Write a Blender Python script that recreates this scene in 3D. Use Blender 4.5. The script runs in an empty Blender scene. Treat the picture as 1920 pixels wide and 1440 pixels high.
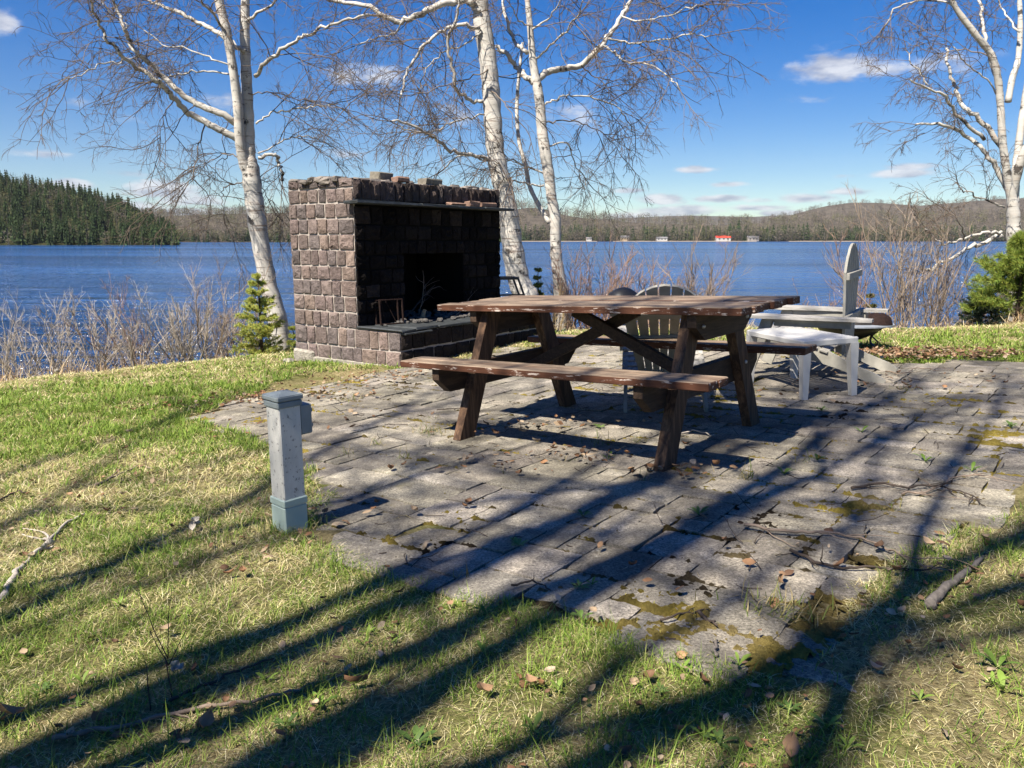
import bpy, math, random
import numpy as np
from mathutils import Vector, Matrix
RNG = np.random.default_rng(7); random.seed(7)
SC = bpy.context.scene; COL = SC.collection
# ------------------------------------------------------------------ camera, world, sun, exposure
F = 1500.0                                   # focal length in photo pixels (1920 wide)
PITCH = math.atan((720-449)/F)
cam = bpy.data.cameras.new('camera'); cam.sensor_width = 36; cam.lens = 36*F/1920
cam.clip_start = .05; cam.clip_end = 20000
co = bpy.data.objects.new('camera', cam); COL.objects.link(co)
co.location = (0, 0, 0); co.rotation_euler = (math.pi/2-PITCH, 0, 0); SC.camera = co
SX, SY = .5026, .6011                         # shadow offset per metre of height
SUN_EL = math.atan(1/math.hypot(SX, SY))
sl = bpy.data.lights.new('sun', 'SUN'); sl.energy = 5.0; sl.angle = math.radians(.53); sl.color = (1, .91, .78)
so = bpy.data.objects.new('sun', sl); COL.objects.link(so); so.location = (-8, -9, 16)
so.rotation_euler = Vector((SX, SY, -1)).to_track_quat('-Z', 'Y').to_euler()
SC.view_settings.view_transform = 'Standard'; SC.view_settings.look = 'None'
SC.view_settings.exposure = 1.32; SC.view_settings.gamma = 1
SC.cycles.use_denoising = True
SC.cycles.max_bounces = 6; SC.cycles.diffuse_bounces = 3; SC.cycles.transparent_max_bounces = 8

def ray(px, py):
    c, s = math.cos(PITCH), math.sin(PITCH); X = (px-960)/F; U = (720-py)/F
    return np.array([X, c+U*s, -s+U*c])
def at(px, py, y):                            # the point seen at a pixel, y metres ahead
    d = ray(px, py); return d*(y/d[1])
PA, PB, PC = .044, -.0104, -1.062            # the patio's plane z = PC + PA x + PB y
def plane(x, y): return PC+PA*np.clip(x, -14, 14)+PB*np.clip(y, -20, 30)
def gp(px, py, dz=0):                         # the point of the patio plane at a pixel
    d = ray(px, py); return d*((PC+dz)/(d[2]-PA*d[0]-PB*d[1]))

# ------------------------------------------------------------------ node helpers
def nd(nt, typ, ins=None, **props):
    n = nt.nodes.new(typ)
    for k, v in props.items(): setattr(n, k, v)
    for k, v in (ins or {}).items():
        s = n.inputs[k]
        if isinstance(v, bpy.types.NodeSocket): nt.links.new(v, s)
        else: s.default_value = (tuple(v)+(1,))[:4] if (s.type == 'RGBA' and len(v) == 3) else v
    return n
def mth(nt, op, a, b=None, c=None, clamp=False):
    n = nt.nodes.new('ShaderNodeMath'); n.operation = op; n.use_clamp = clamp
    for i, v in enumerate((a, b, c)):
        if v is None: continue
        if isinstance(v, bpy.types.NodeSocket): nt.links.new(v, n.inputs[i])
        else: n.inputs[i].default_value = v
    return n.outputs[0]
def noise(nt, scale, detail=4, rough=.6, vec=None, dist=0):
    n = nd(nt, 'ShaderNodeTexNoise', {'Scale': scale, 'Detail': detail, 'Roughness': rough, 'Distortion': dist})
    if vec is not None: nt.links.new(vec, n.inputs['Vector'])
    return n.outputs['Fac']
def ramp(nt, fac, stops):
    n = nt.nodes.new('ShaderNodeValToRGB'); nt.links.new(fac, n.inputs[0]); e = n.color_ramp.elements
    while len(e) < len(stops): e.new(.5)
    for el, (p, c) in zip(e, stops):
        el.position = p; el.color = (c, c, c, 1) if isinstance(c, (int, float)) else tuple(c)+(1,)
    return n.outputs[0]
def mixc(nt, fac, a, b, mode='MIX'):
    n = nt.nodes.new('ShaderNodeMix'); n.data_type = 'RGBA'; n.blend_type = mode; n.clamp_factor = True
    for s, v in ((n.inputs[0], fac), (n.inputs[6], a), (n.inputs[7], b)):
        if isinstance(v, bpy.types.NodeSocket): nt.links.new(v, s)
        elif isinstance(v, (int, float)): s.default_value = v
        else: s.default_value = tuple(v)+(1,)
    return n.outputs[2]
def scaled(nt, sc, src='Object'):
    t = nd(nt, 'ShaderNodeTexCoord'); m = nd(nt, 'ShaderNodeMapping', {'Scale': sc}); nt.links.new(t.outputs[src], m.inputs[0])
    return m.outputs[0]
def newmat(name, rough=.85, spec=.3):
    m = bpy.data.materials.new(name); m.use_nodes = True; nt = m.node_tree
    b = nt.nodes['Principled BSDF']; b.inputs['Roughness'].default_value = rough; b.inputs['Specular IOR Level'].default_value = spec
    return m, nt, b
def bump(nt, b, h, strength=.5, dist=.01):
    n = nd(nt, 'ShaderNodeBump', {'Strength': strength, 'Distance': dist, 'Height': h}); nt.links.new(n.outputs[0], b.inputs['Normal'])
def setc(nt, b, c): nt.links.new(c, b.inputs['Base Color'])
def attr(nt, name='col'): return nd(nt, 'ShaderNodeAttribute', attribute_name=name).outputs['Color']
def simple(name, c, rough=.7, var=.25, scale=20, bmp=.3, spec=.3, metal=0, bd=.004):
    m, nt, b = newmat(name, rough, spec); v = scaled(nt, (1, 1, 1)); n = noise(nt, scale, 5, .65, v)
    lo = [x*(1-var) for x in c]; hi = [min(1, x*(1+var)) for x in c]
    setc(nt, b, ramp(nt, n, [(.3, lo), (.7, hi)])); b.inputs['Metallic'].default_value = metal
    if bmp: bump(nt, b, noise(nt, scale*3, 4, .6, v), bmp, bd)
    return m
def vcol(name, rough=.8, var=.3, scale=30, bmp=0, spec=.25, bd=.004, trans=0):
    m, nt, b = newmat(name, rough, spec); v = scaled(nt, (1, 1, 1)); n = noise(nt, scale, 4, .6, v)
    setc(nt, b, mixc(nt, 1, attr(nt), ramp(nt, n, [(.25, 1-var), (.75, 1+0*var)]), 'MULTIPLY'))
    if bmp: bump(nt, b, noise(nt, scale*2.5, 5, .65, v), bmp, bd)
    if trans:
        t = nd(nt, 'ShaderNodeBsdfTranslucent'); nt.links.new(attr(nt), t.inputs['Color'])
        mx = nd(nt, 'ShaderNodeMixShader', {0: trans}); nt.links.new(b.outputs[0], mx.inputs[1]); nt.links.new(t.outputs[0], mx.inputs[2])
        nt.links.new(mx.outputs[0], nt.nodes['Material Output'].inputs[0])
    return m

# ------------------------------------------------------------------ sky with its clouds
w = bpy.data.worlds.new('World'); SC.world = w; w.use_nodes = True; nt = w.node_tree; nt.nodes.clear()
out = nd(nt, 'ShaderNodeOutputWorld')
sky = nd(nt, 'ShaderNodeTexSky', sky_type='NISHITA', sun_disc=False, sun_elevation=SUN_EL, sun_rotation=math.atan2(-SX, -SY),
         altitude=300, air_density=1.0, dust_density=.0, ozone_density=4.0)
hs = nd(nt, 'ShaderNodeHueSaturation', {'Hue': .515, 'Saturation': 1.5, 'Value': 1.0, 'Color': sky.outputs[0]})
bg = nd(nt, 'ShaderNodeBackground', {'Color': hs.outputs[0], 'Strength': .047})
tc = nd(nt, 'ShaderNodeTexCoord'); sep = nd(nt, 'ShaderNodeSeparateXYZ', {0: tc.outputs['Generated']})
az = mth(nt, 'ARCTAN2', sep.outputs[0], sep.outputs[1]); el = mth(nt, 'ARCSINE', sep.outputs[2])
ae = nd(nt, 'ShaderNodeCombineXYZ', {0: az, 1: el}).outputs[0]
wn = nd(nt, 'ShaderNodeTexNoise', {'Scale': 26, 'Detail': 5, 'Roughness': .62, 'Vector': nd(nt, 'ShaderNodeMapping', {'Vector': ae, 'Scale': (1, 2.2, 1)}).outputs[0]})
CLOUDS = [(1570,128,95,26,1.0),(1640,130,60,22,.8),(1500,188,70,14,.35),(1540,85,40,14,.3),(690,142,90,24,.8),(5,42,30,24,.9),(140,195,30,14,.5),(270,225,60,14,.35),
 (80,288,70,9,.5),(240,325,50,8,.5),(130,345,45,10,.8),(300,358,80,20,.95),(350,375,80,14,.7),(230,385,90,14,.7),(420,190,55,24,.55),(1080,220,90,40,.5),(860,215,60,30,.5),
 (1300,318,50,8,.7),(1365,346,46,7,.7),(1240,374,60,13,.95),(1180,357,50,6,.6),(1345,372,62,8,.75),(1430,375,36,7,.6),(1270,395,100,12,.85),(1420,390,60,7,.7),
 (1520,372,75,10,.85),(1580,360,50,8,.7),(1690,325,75,9,.75),(1720,312,60,8,.6),(1470,400,60,8,.8),(1640,390,70,10,.7),(1770,120,90,34,.5),(650,290,60,14,.4),(1210,405,120,10,.7),(1600,330,40,5,.4),(380,400,120,12,.8),(1150,300,60,8,.3)]
acc = None
for (px, py, wx, hy, s) in CLOUDS:
    s = min(1.0, s*1.3) if py > 260 else s
    d = ray(px, py); d = d/np.linalg.norm(d)
    a0, e0 = math.atan2(d[0], d[1]), math.asin(d[2])
    v = nd(nt, 'ShaderNodeVectorMath', {0: ae, 1: (a0, e0, 0)}, operation='SUBTRACT').outputs[0]
    v = nd(nt, 'ShaderNodeVectorMath', {0: v, 1: (F/wx, F/hy, 0)}, operation='MULTIPLY').outputs[0]
    q = nd(nt, 'ShaderNodeVectorMath', {0: v}, operation='LENGTH').outputs['Value']
    f = mth(nt, 'MULTIPLY', mth(nt, 'SUBTRACT', 1.25, q, clamp=True), s)
    acc = f if acc is None else mth(nt, 'MAXIMUM', acc, f)
cf = mth(nt, 'SUBTRACT', mth(nt, 'ADD', acc, mth(nt, 'MULTIPLY', wn.outputs['Fac'], 1.5)), .98)
cf = nd(nt, 'ShaderNodeMapRange', {'Value': cf, 'From Min': .0, 'From Max': .62, 'To Max': .85}, interpolation_type='SMOOTHSTEP').outputs[0]
cf = mth(nt, 'MULTIPLY', cf, mth(nt, 'MULTIPLY', acc, 3, clamp=True))
wn2 = nd(nt, 'ShaderNodeTexNoise', {'Scale': 30, 'Detail': 3, 'Vector': nd(nt, 'ShaderNodeMapping', {'Vector': ae, 'Scale': (1, 3, 1), 'Location': (3, 5, 0)}).outputs[0]})
ccol = ramp(nt, wn2.outputs['Fac'], [(.35, (.46, .50, .62)), (.62, (.95, .96, 1.0))])
cb = nd(nt, 'ShaderNodeBackground', {'Color': ccol, 'Strength': .38})
mx = nd(nt, 'ShaderNodeMixShader', {0: cf}); nt.links.new(bg.outputs[0], mx.inputs[1]); nt.links.new(cb.outputs[0], mx.inputs[2])
nt.links.new(mx.outputs[0], out.inputs[0])

# ------------------------------------------------------------------ object helpers
def link(o, parent=None):
    COL.objects.link(o)
    if parent is not None: o.parent = parent
    return o
def thing(name, label, cat, loc=(0, 0, 0), rotz=0, group=None):
    o = link(bpy.data.objects.new(name, None)); o.location = Vector(loc); o.rotation_euler = (0, 0, rotz); o.empty_display_size = .1
    return tag(o, label, cat, group)
def tag(o, label, cat, group=None, kind=None):
    if label: o['label'] = label
    if cat: o['category'] = cat
    if group: o['group'] = group
    if kind: o['kind'] = kind
    return o
def structure(o): o['kind'] = 'structure'; return o
def npmesh(name, V, polys, mats, parent=None, cols=None, smooth=False, midx=None):
    """polys: list of (F,k) int arrays"""
    me = bpy.data.meshes.new(name); V = np.asarray(V, np.float32)
    polys = [np.asarray(p, np.int32) for p in polys if len(p)]
    nl = sum(p.size for p in polys); nf = sum(len(p) for p in polys)
    me.vertices.add(len(V)); me.vertices.foreach_set('co', V.ravel()); me.loops.add(nl); me.polygons.add(nf)
    me.loops.foreach_set('vertex_index', np.concatenate([p.ravel() for p in polys]))
    tot = np.concatenate([np.full(len(p), p.shape[1], np.int32) for p in polys])
    me.polygons.foreach_set('loop_start', np.concatenate([[0], np.cumsum(tot)[:-1]]).astype(np.int32))
    try: me.polygons.foreach_set('loop_total', tot)
    except Exception: pass
    me.polygons.foreach_set('use_smooth', np.full(nf, smooth))
    if midx is not None: me.polygons.foreach_set('material_index', np.asarray(midx, np.int32))
    me.update(calc_edges=True)
    if cols is not None:
        a = me.color_attributes.new('col', 'FLOAT_COLOR', 'POINT'); c = np.ones((len(V), 4), np.float32); c[:, :3] = cols
        a.data.foreach_set('color', c.ravel())
    me.validate()
    for m in (mats if isinstance(mats, (list, tuple)) else [mats]): me.materials.append(m)
    return link(bpy.data.objects.new(name, me), parent)
class MB:
    """collects shapes into ONE mesh"""
    def __init__(s): s.v = []; s.f = []; s.c = []; s.m = []
    def add(s, verts, faces, col=(1, 1, 1), mi=0):
        o = len(s.v); s.v += [tuple(p) for p in verts]; s.f += [tuple(i+o for i in f) for f in faces]
        s.c += [col]*len(verts); s.m += [mi]*len(faces)
    def box(s, c, size, M=None, bev=0, col=(1, 1, 1), mi=0, jit=0):
        """box with chamfered edges; M = 3x3 axes (columns)"""
        hx, hy, hz = [k/2 for k in size]; c = np.array(c, float); M = np.eye(3) if M is None else np.array(M, float)
        if bev <= 0:
            P = [(x*hx, y*hy, z*hz) for z in (-1, 1) for y in (-1, 1) for x in (-1, 1)]
            Fc = [(0, 2, 3, 1), (4, 5, 7, 6), (0, 1, 5, 4), (2, 6, 7, 3), (0, 4, 6, 2), (1, 3, 7, 5)]
        else:
            b = min(bev, hx*.9, hy*.9, hz*.9); P = []; idx = {}
            for sx in (-1, 1):
                for sy in (-1, 1):
                    for sz in (-1, 1):
                        for ax in range(3):
                            q = [hx-b, hy-b, hz-b]; q[ax] += b
                            idx[sx, sy, sz, ax] = len(P); P.append((q[0]*sx, q[1]*sy, q[2]*sz))
            Fc = []
            for ax in range(3):
                u, v_ = [(1, 2), (2, 0), (0, 1)][ax]
                for s_ in (-1, 1):
                    r = []
                    for (a, b2) in ((-1, -1), (1, -1), (1, 1), (-1, 1)):
                        k = [0, 0, 0]; k[ax] = s_; k[u] = a; k[v_] = b2; r.append(idx[k[0], k[1], k[2], ax])
                    Fc.append(tuple(r if s_ > 0 else r[::-1]))
            for ax in range(3):
                u, v_ = [(1, 2), (2, 0), (0, 1)][ax]
                for a in (-1, 1):
                    for b2 in (-1, 1):
                        k1 = [0, 0, 0]; k2 = [0, 0, 0]; k1[ax] = -1; k2[ax] = 1
                        for k in (k1, k2): k[u] = a; k[v_] = b2
                        r = (idx[(*k1, u)], idx[(*k2, u)], idx[(*k2, v_)], idx[(*k1, v_)])
                        Fc.append(r if a*b2 > 0 else r[::-1])
            for sx in (-1, 1):
                for sy in (-1, 1):
                    for sz in (-1, 1):
                        r = tuple(idx[sx, sy, sz, k] for k in range(3)); Fc.append(r if sx*sy*sz > 0 else r[::-1])
        P = np.array(P)
        if jit: P = P+RNG.uniform(-jit, jit, P.shape)
        s.add(c+P@M.T, Fc, col, mi); return s
    def beam(s, a, b, wid, thick, up=(0, 0, 1), bev=.004, ext=0, col=(1, 1, 1), mi=0):
        """board from a to b; wid along 'up' side, thick across"""
        a = np.array(a, float); b = np.array(b, float); d = b-a; L = np.linalg.norm(d); d /= L
        t = np.cross(d, up); t /= np.linalg.norm(t); u = np.cross(t, d)
        return s.box((a+b)/2, (L+2*ext, thick, wid), np.stack([d, t, u], 1), bev, col, mi)
    def tube(s, P, R, n=8, caps=True, col=(1, 1, 1), mi=0):
        P = np.array(P, float); R = np.broadcast_to(np.array(R, float), (len(P),)); T = np.gradient(P, axis=0)
        T /= np.linalg.norm(T, axis=1)[:, None]+1e-9
        a = np.cross(T[0], (0, 0, 1)); a = a if np.linalg.norm(a) > .1 else np.cross(T[0], (1, 0, 0)); a /= np.linalg.norm(a)
        V = []; th = np.arange(n)*2*math.pi/n
        for i in range(len(P)):
            a = a-T[i]*(a@T[i]); a /= np.linalg.norm(a); b = np.cross(T[i], a)
            V += list(P[i]+R[i]*(np.cos(th)[:, None]*a+np.sin(th)[:, None]*b))
        Fc = [(i*n+j, i*n+(j+1) % n, (i+1)*n+(j+1) % n, (i+1)*n+j) for i in range(len(P)-1) for j in range(n)]
        if caps: Fc += [tuple(range(n))[::-1], tuple(range((len(P)-1)*n, len(P)*n))]
        s.add(V, Fc, col, mi); return s
    def lathe(s, prof, c=(0, 0, 0), n=24, M=None, col=(1, 1, 1), mi=0):
        M = np.eye(3) if M is None else np.array(M, float); th = np.arange(n)*2*math.pi/n; V = []
        for r, z in prof: V += [np.array(c)+M@np.array((r*math.cos(t), r*math.sin(t), z)) for t in th]
        Fc = [(i*n+j, i*n+(j+1) % n, (i+1)*n+(j+1) % n, (i+1)*n+j) for i in range(len(prof)-1) for j in range(n)]
        s.add(V, Fc, col, mi); return s
    def prism(s, poly, n, thick, col=(1, 1, 1), mi=0):
        """poly: 3D outline points, extruded by n*thick"""
        A = np.array(poly, float); B = A+np.array(n, float)*thick; k = len(A)
        s.add(list(A)+list(B), [tuple(range(k))[::-1], tuple(range(k, 2*k))]+[(i, (i+1) % k, k+(i+1) % k, k+i) for i in range(k)], col, mi); return s
    def build(s, name, mats, parent=None, smooth=False, cols=False):
        me = bpy.data.meshes.new(name); me.from_pydata([tuple(map(float, p)) for p in s.v], [], s.f)
        for m in (mats if isinstance(mats, (list, tuple)) else [mats]): me.materials.append(m)
        me.polygons.foreach_set('material_index', s.m); me.polygons.foreach_set('use_smooth', [smooth]*len(s.f))
        if cols:
            a = me.color_attributes.new('col', 'FLOAT_COLOR', 'POINT')
            a.data.foreach_set('color', np.concatenate([np.array(s.c, np.float32), np.ones((len(s.v), 1), np.float32)], 1).ravel())
        me.update(); return link(bpy.data.objects.new(name, me), parent)

# value noise in numpy
_T = RNG.random((256, 256))
def vnoise(x, y, f=1., oct=3):
    x = np.asarray(x, float)*f+37.3; y = np.asarray(y, float)*f+11.7; s = 0; a = 1; t = 0
    for o in range(oct):
        xi = np.floor(x).astype(int); yi = np.floor(y).astype(int); fx = x-xi; fy = y-yi
        fx = fx*fx*(3-2*fx); fy = fy*fy*(3-2*fy); g = lambda i, j: _T[(xi+i) % 256, (yi+j) % 256]
        s = s+a*((g(0, 0)*(1-fx)+g(1, 0)*fx)*(1-fy)+(g(0, 1)*(1-fx)+g(1, 1)*fx)*fy); t += a; a *= .5; x = x*2.03+5; y = y*2.03+9
    return s/t
def nrm(v): return v/(np.linalg.norm(v, axis=-1, keepdims=True)+1e-9)

# ------------------------------------------------------------------ terrain
WATER = -3.1
BX = np.array([-60, -20, -8, -5.4, -2.7, .5, 2.5, 4.5, 7, 10, 20, 60.]); BY = np.array([-4, 3, 7.0, 8.5, 10.2, 11.4, 10.9, 9.6, 9.9, 10.6, 12, 16.])
def bank(x): return np.interp(x, BX, BY)
PATIO_PX = [(330,782),(430,815),(515,850),(575,880),(640,915),(655,955),(612,985),(740,1045),(900,1095),(1080,1165),(1200,1210),(1330,1245),(1455,1272),(1560,1215),(1640,1155),(1710,1090),(1790,1000),(1930,895),(2300,760),
            (2300,668),(1920,676),(1700,684),(1640,668),(1500,662),(1250,652),(1030,640),(760,690),(572,702),(470,738)]
PATIO = np.array([gp(*q)[:2] for q in PATIO_PX])
def inpoly(x, y, P):
    r = np.zeros(np.shape(x), bool); j = len(P)-1
    for i in range(len(P)):
        xi, yi = P[i]; xj, yj = P[j]
        r ^= ((yi > y) != (yj > y)) & (x < (xj-xi)*(y-yi)/(yj-yi+1e-12)+xi); j = i
    return r
def inpatio(x, y, ragged=.12):
    dx = (vnoise(x, y, 2.2)-.5)*2*ragged*1.6; dy = (vnoise(y+40, x, 2.2)-.5)*2*ragged*1.6
    return inpoly(x+dx, y+dy, PATIO)
def ground(x, y):
    x = np.asarray(x, float); y = np.asarray(y, float); z = plane(x, y)
    out = ~inpoly(x, y, PATIO)
    z = z+np.where(out, (vnoise(x, y, .9)-.5)*.05+(vnoise(x, y, 5)-.5)*.022, -.016)
    d = y-bank(x)+(vnoise(x, y, .7)-.5)*.7
    drop = .26*(np.sqrt(d*d+.35)+d)
    return np.maximum(z-drop, -4.2)
def axis(lo, hi, flo, fhi, fine, coarse):
    return np.concatenate([np.arange(lo, flo, coarse), np.arange(flo, fhi, fine), np.arange(fhi, hi+coarse, coarse)])
gx = axis(-60, 60, -9, 10, .1, 1.5); gy = axis(-60, 40, .6, 13, .08, 1.5)
X, Y = np.meshgrid(gx, gy); Z = ground(X, Y); nx, ny = len(gx), len(gy)
I = np.arange(nx*ny).reshape(ny, nx); Q = np.stack([I[:-1, :-1], I[:-1, 1:], I[1:, 1:], I[1:, :-1]], -1).reshape(-1, 4)
m, nt, b = newmat('lawn_soil', .95, .1); v = scaled(nt, (1, 1, 1))
c1 = ramp(nt, noise(nt, 55, 6, .7, v), [(.3, (.05, .036, .018)), (.5, (.24, .20, .10)), (.7, (.42, .36, .19))])
c2 = ramp(nt, noise(nt, 70, 6, .7, v), [(.3, (.04, .05, .012)), (.7, (.13, .17, .03))])
setc(nt, b, mixc(nt, ramp(nt, noise(nt, 1.6, 4, .6, v), [(.45, 0.0), (.62, .8)]), c1, c2)); bump(nt, b, noise(nt, 120, 5, .7, v), .9, .02)
SOIL = m
structure(npmesh('lawn', np.stack([X, Y, Z], -1).reshape(-1, 3), [Q], SOIL, smooth=True))

# ------------------------------------------------------------------ lake
m, nt, b = newmat('lake_water', .12, .5); b.inputs['IOR'].default_value = 1.33
v = scaled(nt, (1, 1, 1))
setc(nt, b, ramp(nt, noise(nt, .012, 3, .5, scaled(nt, (.3, 1.8, 1))), [(.4, (.008, .040, .13)), (.6, (.026, .095, .27))]))
h1 = noise(nt, 1.3, 4, .6, scaled(nt, (.55, 1.0, 1)), .6); h2 = noise(nt, .30, 3, .5, scaled(nt, (.3, 1.0, 1)), .4); h3 = noise(nt, 4.5, 3, .6, scaled(nt, (.6, 1, 1)))
hh = mth(nt, 'ADD', mth(nt, 'MULTIPLY', h1, 1.1), mth(nt, 'ADD', mth(nt, 'MULTIPLY', h2, 3.2), mth(nt, 'MULTIPLY', h3, .12)))
bump(nt, b, hh, 1.0, .95)
WAT = m
gx = np.array([-6000, -1500, -300, -60, 0, 60, 300, 1500, 6000.]); gy = np.array([-2., 30, 80, 200, 600, 1500, 4500])
X, Y = np.meshgrid(gx, gy); I = np.arange(X.size).reshape(X.shape)
structure(npmesh('lake', np.stack([X, Y, X*0+WATER], -1).reshape(-1, 3), [np.stack([I[:-1, :-1], I[:-1, 1:], I[1:, 1:], I[1:, :-1]], -1).reshape(-1, 4)], WAT))

# ------------------------------------------------------------------ hills beyond the lake
def hillmat(name, ca, cb, sc):
    m, nt, b = newmat(name, 1, .0); v = scaled(nt, (1, 1, 1))
    setc(nt, b, ramp(nt, noise(nt, sc, 6, .75, v), [(.35, ca), (.65, cb)])); bump(nt, b, noise(nt, sc*4, 5, .7, v), 1, 6)
    return m
H_DEC = hillmat('leafless_hillside', (.070, .062, .052), (.125, .108, .088), .03)
H_CON = hillmat('conifer_hillside', (.018, .026, .012), (.06, .06, .03), .05)
H_FAR = hillmat('distant_hillside', (.070, .066, .062), (.105, .098, .085), .012)
def hill(name, prof, D0, D1, mat, rough=.06):
    px = np.array([p[0] for p in prof], float); py = np.array([p[1] for p in prof], float)
    xs = np.linspace(px[0], px[-1], int((px[-1]-px[0])/9)+2); ys = np.interp(xs, px, py)
    V = []; T = np.concatenate([np.linspace(0, 1, 16), [1.12, 1.3, 1.6]])
    for i, (x_, y_) in enumerate(zip(xs, ys)):
        top = at(x_, y_, D1); dirx = (x_-960)/F
        for t in T:
            D = D0+(D1-D0)*t; base = WATER-.4
            s = math.sin(min(t, 1)*math.pi/2)**1.25 if t <= 1 else max(0, 1-(t-1)*1.4)
            p = at(x_, 449, D); k = 1+rough*(float(vnoise(p[0], p[1], 9/D0, 3))-.5)*min(1, t*2)
            V.append((p[0], D, base+(top[2]-base)*s*k))
    n = len(T); m_ = len(xs); I = np.arange(n*m_).reshape(m_, n)
    Q = np.stack([I[:-1, :-1], I[1:, :-1], I[1:, 1:], I[:-1, 1:]], -1).reshape(-1, 4)
    structure(npmesh(name, V, [Q], mat, smooth=True)); V = np.array(V).reshape(m_, n, 3)
    def sample(k, tlo=0, thi=1, edge=None):
        i = RNG.uniform(0, m_-1.01, k); t = RNG.uniform(tlo, thi, k) if edge is None else edge(k)
        j = t*15; i0 = i.astype(int); j0 = np.minimum(j.astype(int), 14); fi = (i-i0)[:, None]; fj = (j-j0)[:, None]
        return (V[i0, j0]*(1-fi)+V[i0+1, j0]*fi)*(1-fj)+(V[i0, j0+1]*(1-fi)+V[i0+1, j0+1]*fi)*fj
    return sample
hF = hill('hills', [(900,412),(1040,411),(1150,410),(1230,406),(1300,404),(1400,407),(1470,404),(1540,402),(1700,405),(1900,405),(2300,410)], 3300, 4200, H_FAR)
hR = hill('hills', [(1380,428),(1440,415),(1500,398),(1545,386),(1590,380),(1650,381),(1720,386),(1790,380),(1860,374),(1930,372),(2100,380),(2400,400)], 1900, 2500, H_DEC)
hC = hill('hills', [(880,412),(930,402),(965,393),(990,390),(1020,393),(1060,405),(1100,411),(1200,419),(1330,423),(1450,418),(1600,412),(1800,408),(2400,412)], 1250, 1750, H_DEC)
hM = hill('hills', [(-300,420),(120,412),(230,408),(300,405),(400,402),(460,402),(540,400),(640,402),(760,408),(900,416),(960,424)], 900, 1350, H_DEC)
hL = hill('hills', [(-700,330),(-300,335),(-120,338),(-10,350),(40,352),(100,362),(160,376),(210,390),(250,403),(280,418),(310,436),(330,452)], 430, 640, H_CON)

# far woods ---------------------------------------------------------------
def spruce_small(seed, tiers=7):
    r = np.random.default_rng(seed); mb = MB(); n = 8
    mb.tube([(0, 0, -.05), (0, 0, .95)], [.018, .004], 5, False, (.06, .045, .03))
    for k in range(tiers):
        t = k/tiers; z = .08+.9*t; R = (.17*(1-t)+.012)*r.uniform(.85, 1.15); a0 = r.uniform(0, 6)
        V = [(0, 0, z+.17*(1-t)+.06)]; 
        for j in range(2*n):
            rr = R*(r.uniform(.8, 1.25) if j % 2 == 0 else r.uniform(.35, .6)); a = a0+j*math.pi/n
            V.append((rr*math.cos(a), rr*math.sin(a), z-.02*r.uniform(-1, 2)*(rr/R)))
        g = r.uniform(.75, 1.2); mb.add(V, [(0, 1+j, 1+(j+1) % (2*n)) for j in range(2*n)], (.040*g, .062*g, .026*g))
    return mb
def puff_small(seed, col, n=120, tall=.5):
    r = np.random.default_rng(seed); mb = MB()
    mb.tube([(0, 0, 0), (.01, 0, .5), (0, .01, .9)], [.012, .008, .003], 4, False, (.11, .10, .09))
    for k in range(n):
        d = nrm(r.normal(size=3)); p = np.array((0, 0, .47))+d*np.array((.22, .22, .42))*r.uniform(.3, 1)**.5
        a = nrm(r.normal(size=3)+np.array((0, 0, .8)))*r.uniform(.03, .075); c_ = nrm(np.cross(a, r.normal(size=3)))*r.uniform(.008, .02); g = r.uniform(.7, 1.25)
        mb.add([p-c_, p+c_, p+a], [(0, 1, 2)], tuple(x*g for x in col))
    return mb
LEAFY = vcol('far_foliage', .95, .35, .8, 0, .05)
def scatter(name, protos, P, H, label, cat, W=None):
    """a far wood that reads as one mass: ONE object"""
    VV = []; TR = []; QD = []; CC = []; o = 0
    for i, (p, h) in enumerate(zip(P, H)):
        V, T3, T4, C_ = protos[i % len(protos)]; a = RNG.uniform(0, 6.28); c, s = math.cos(a), math.sin(a); wv = 1 if W is None else W
        R = V@np.array([[c, s, 0], [-s, c, 0], [0, 0, 1]])*np.array([h*wv, h*wv, h])+p
        VV.append(R); CC.append(C_*RNG.uniform(.75, 1.25)); TR.append(T3+o); QD.append(T4+o); o += len(V)
    ob = npmesh(name, np.concatenate(VV), [np.concatenate(TR), np.concatenate(QD)], LEAFY, cols=np.concatenate(CC))
    return tag(ob, label, cat, None, 'stuff')
def arr(mb):
    T3 = np.array([f for f in mb.f if len(f) == 3], int).reshape(-1, 3); T4 = np.array([f for f in mb.f if len(f) == 4], int).reshape(-1, 4)
    return np.array(mb.v), T3, T4, np.array(mb.c)
SP = [spruce_small(s) for s in range(4)]; SPa = [arr(m_) for m_ in SP]
PFg = [arr(puff_small(20+s, (.17, .145, .115))) for s in range(3)]; PFy = [arr(puff_small(30+s, (.13, .135, .06))) for s in range(3)]; PFd = [arr(puff_small(40+s, (.045, .06, .022))) for s in range(2)]
def down(P, d=.5): P = P.copy(); P[:, 2] -= d; return P
P = hL(1500); H = RNG.uniform(7, 15, len(P)); scatter('conifer_forest', SPa+SPa+PFd+PFy[:1], down(P), H, 'dark spruce forest covering the hillside left of the lake', 'forest', 1.25)
P = hL(700); scatter('mixed_forest', PFy+PFg+PFd, down(P), RNG.uniform(6, 11, len(P)), 'bare and budding trees among the spruces on the left hill', 'forest', 1.3)
P = np.concatenate([hM(900, 0, .12), hM(2400, .05, 1)]); scatter('hillside_forest', PFg+PFg+PFy, down(P), RNG.uniform(10, 18, len(P)), 'leafless woods on the hill behind the left birch', 'forest', 1.5)
P = hM(520, .0, .10); scatter('shore_conifers', SPa, down(P), RNG.uniform(7, 15, len(P)), 'conifers along the far shore below the leafless hill', 'forest', 1.2)
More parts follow.
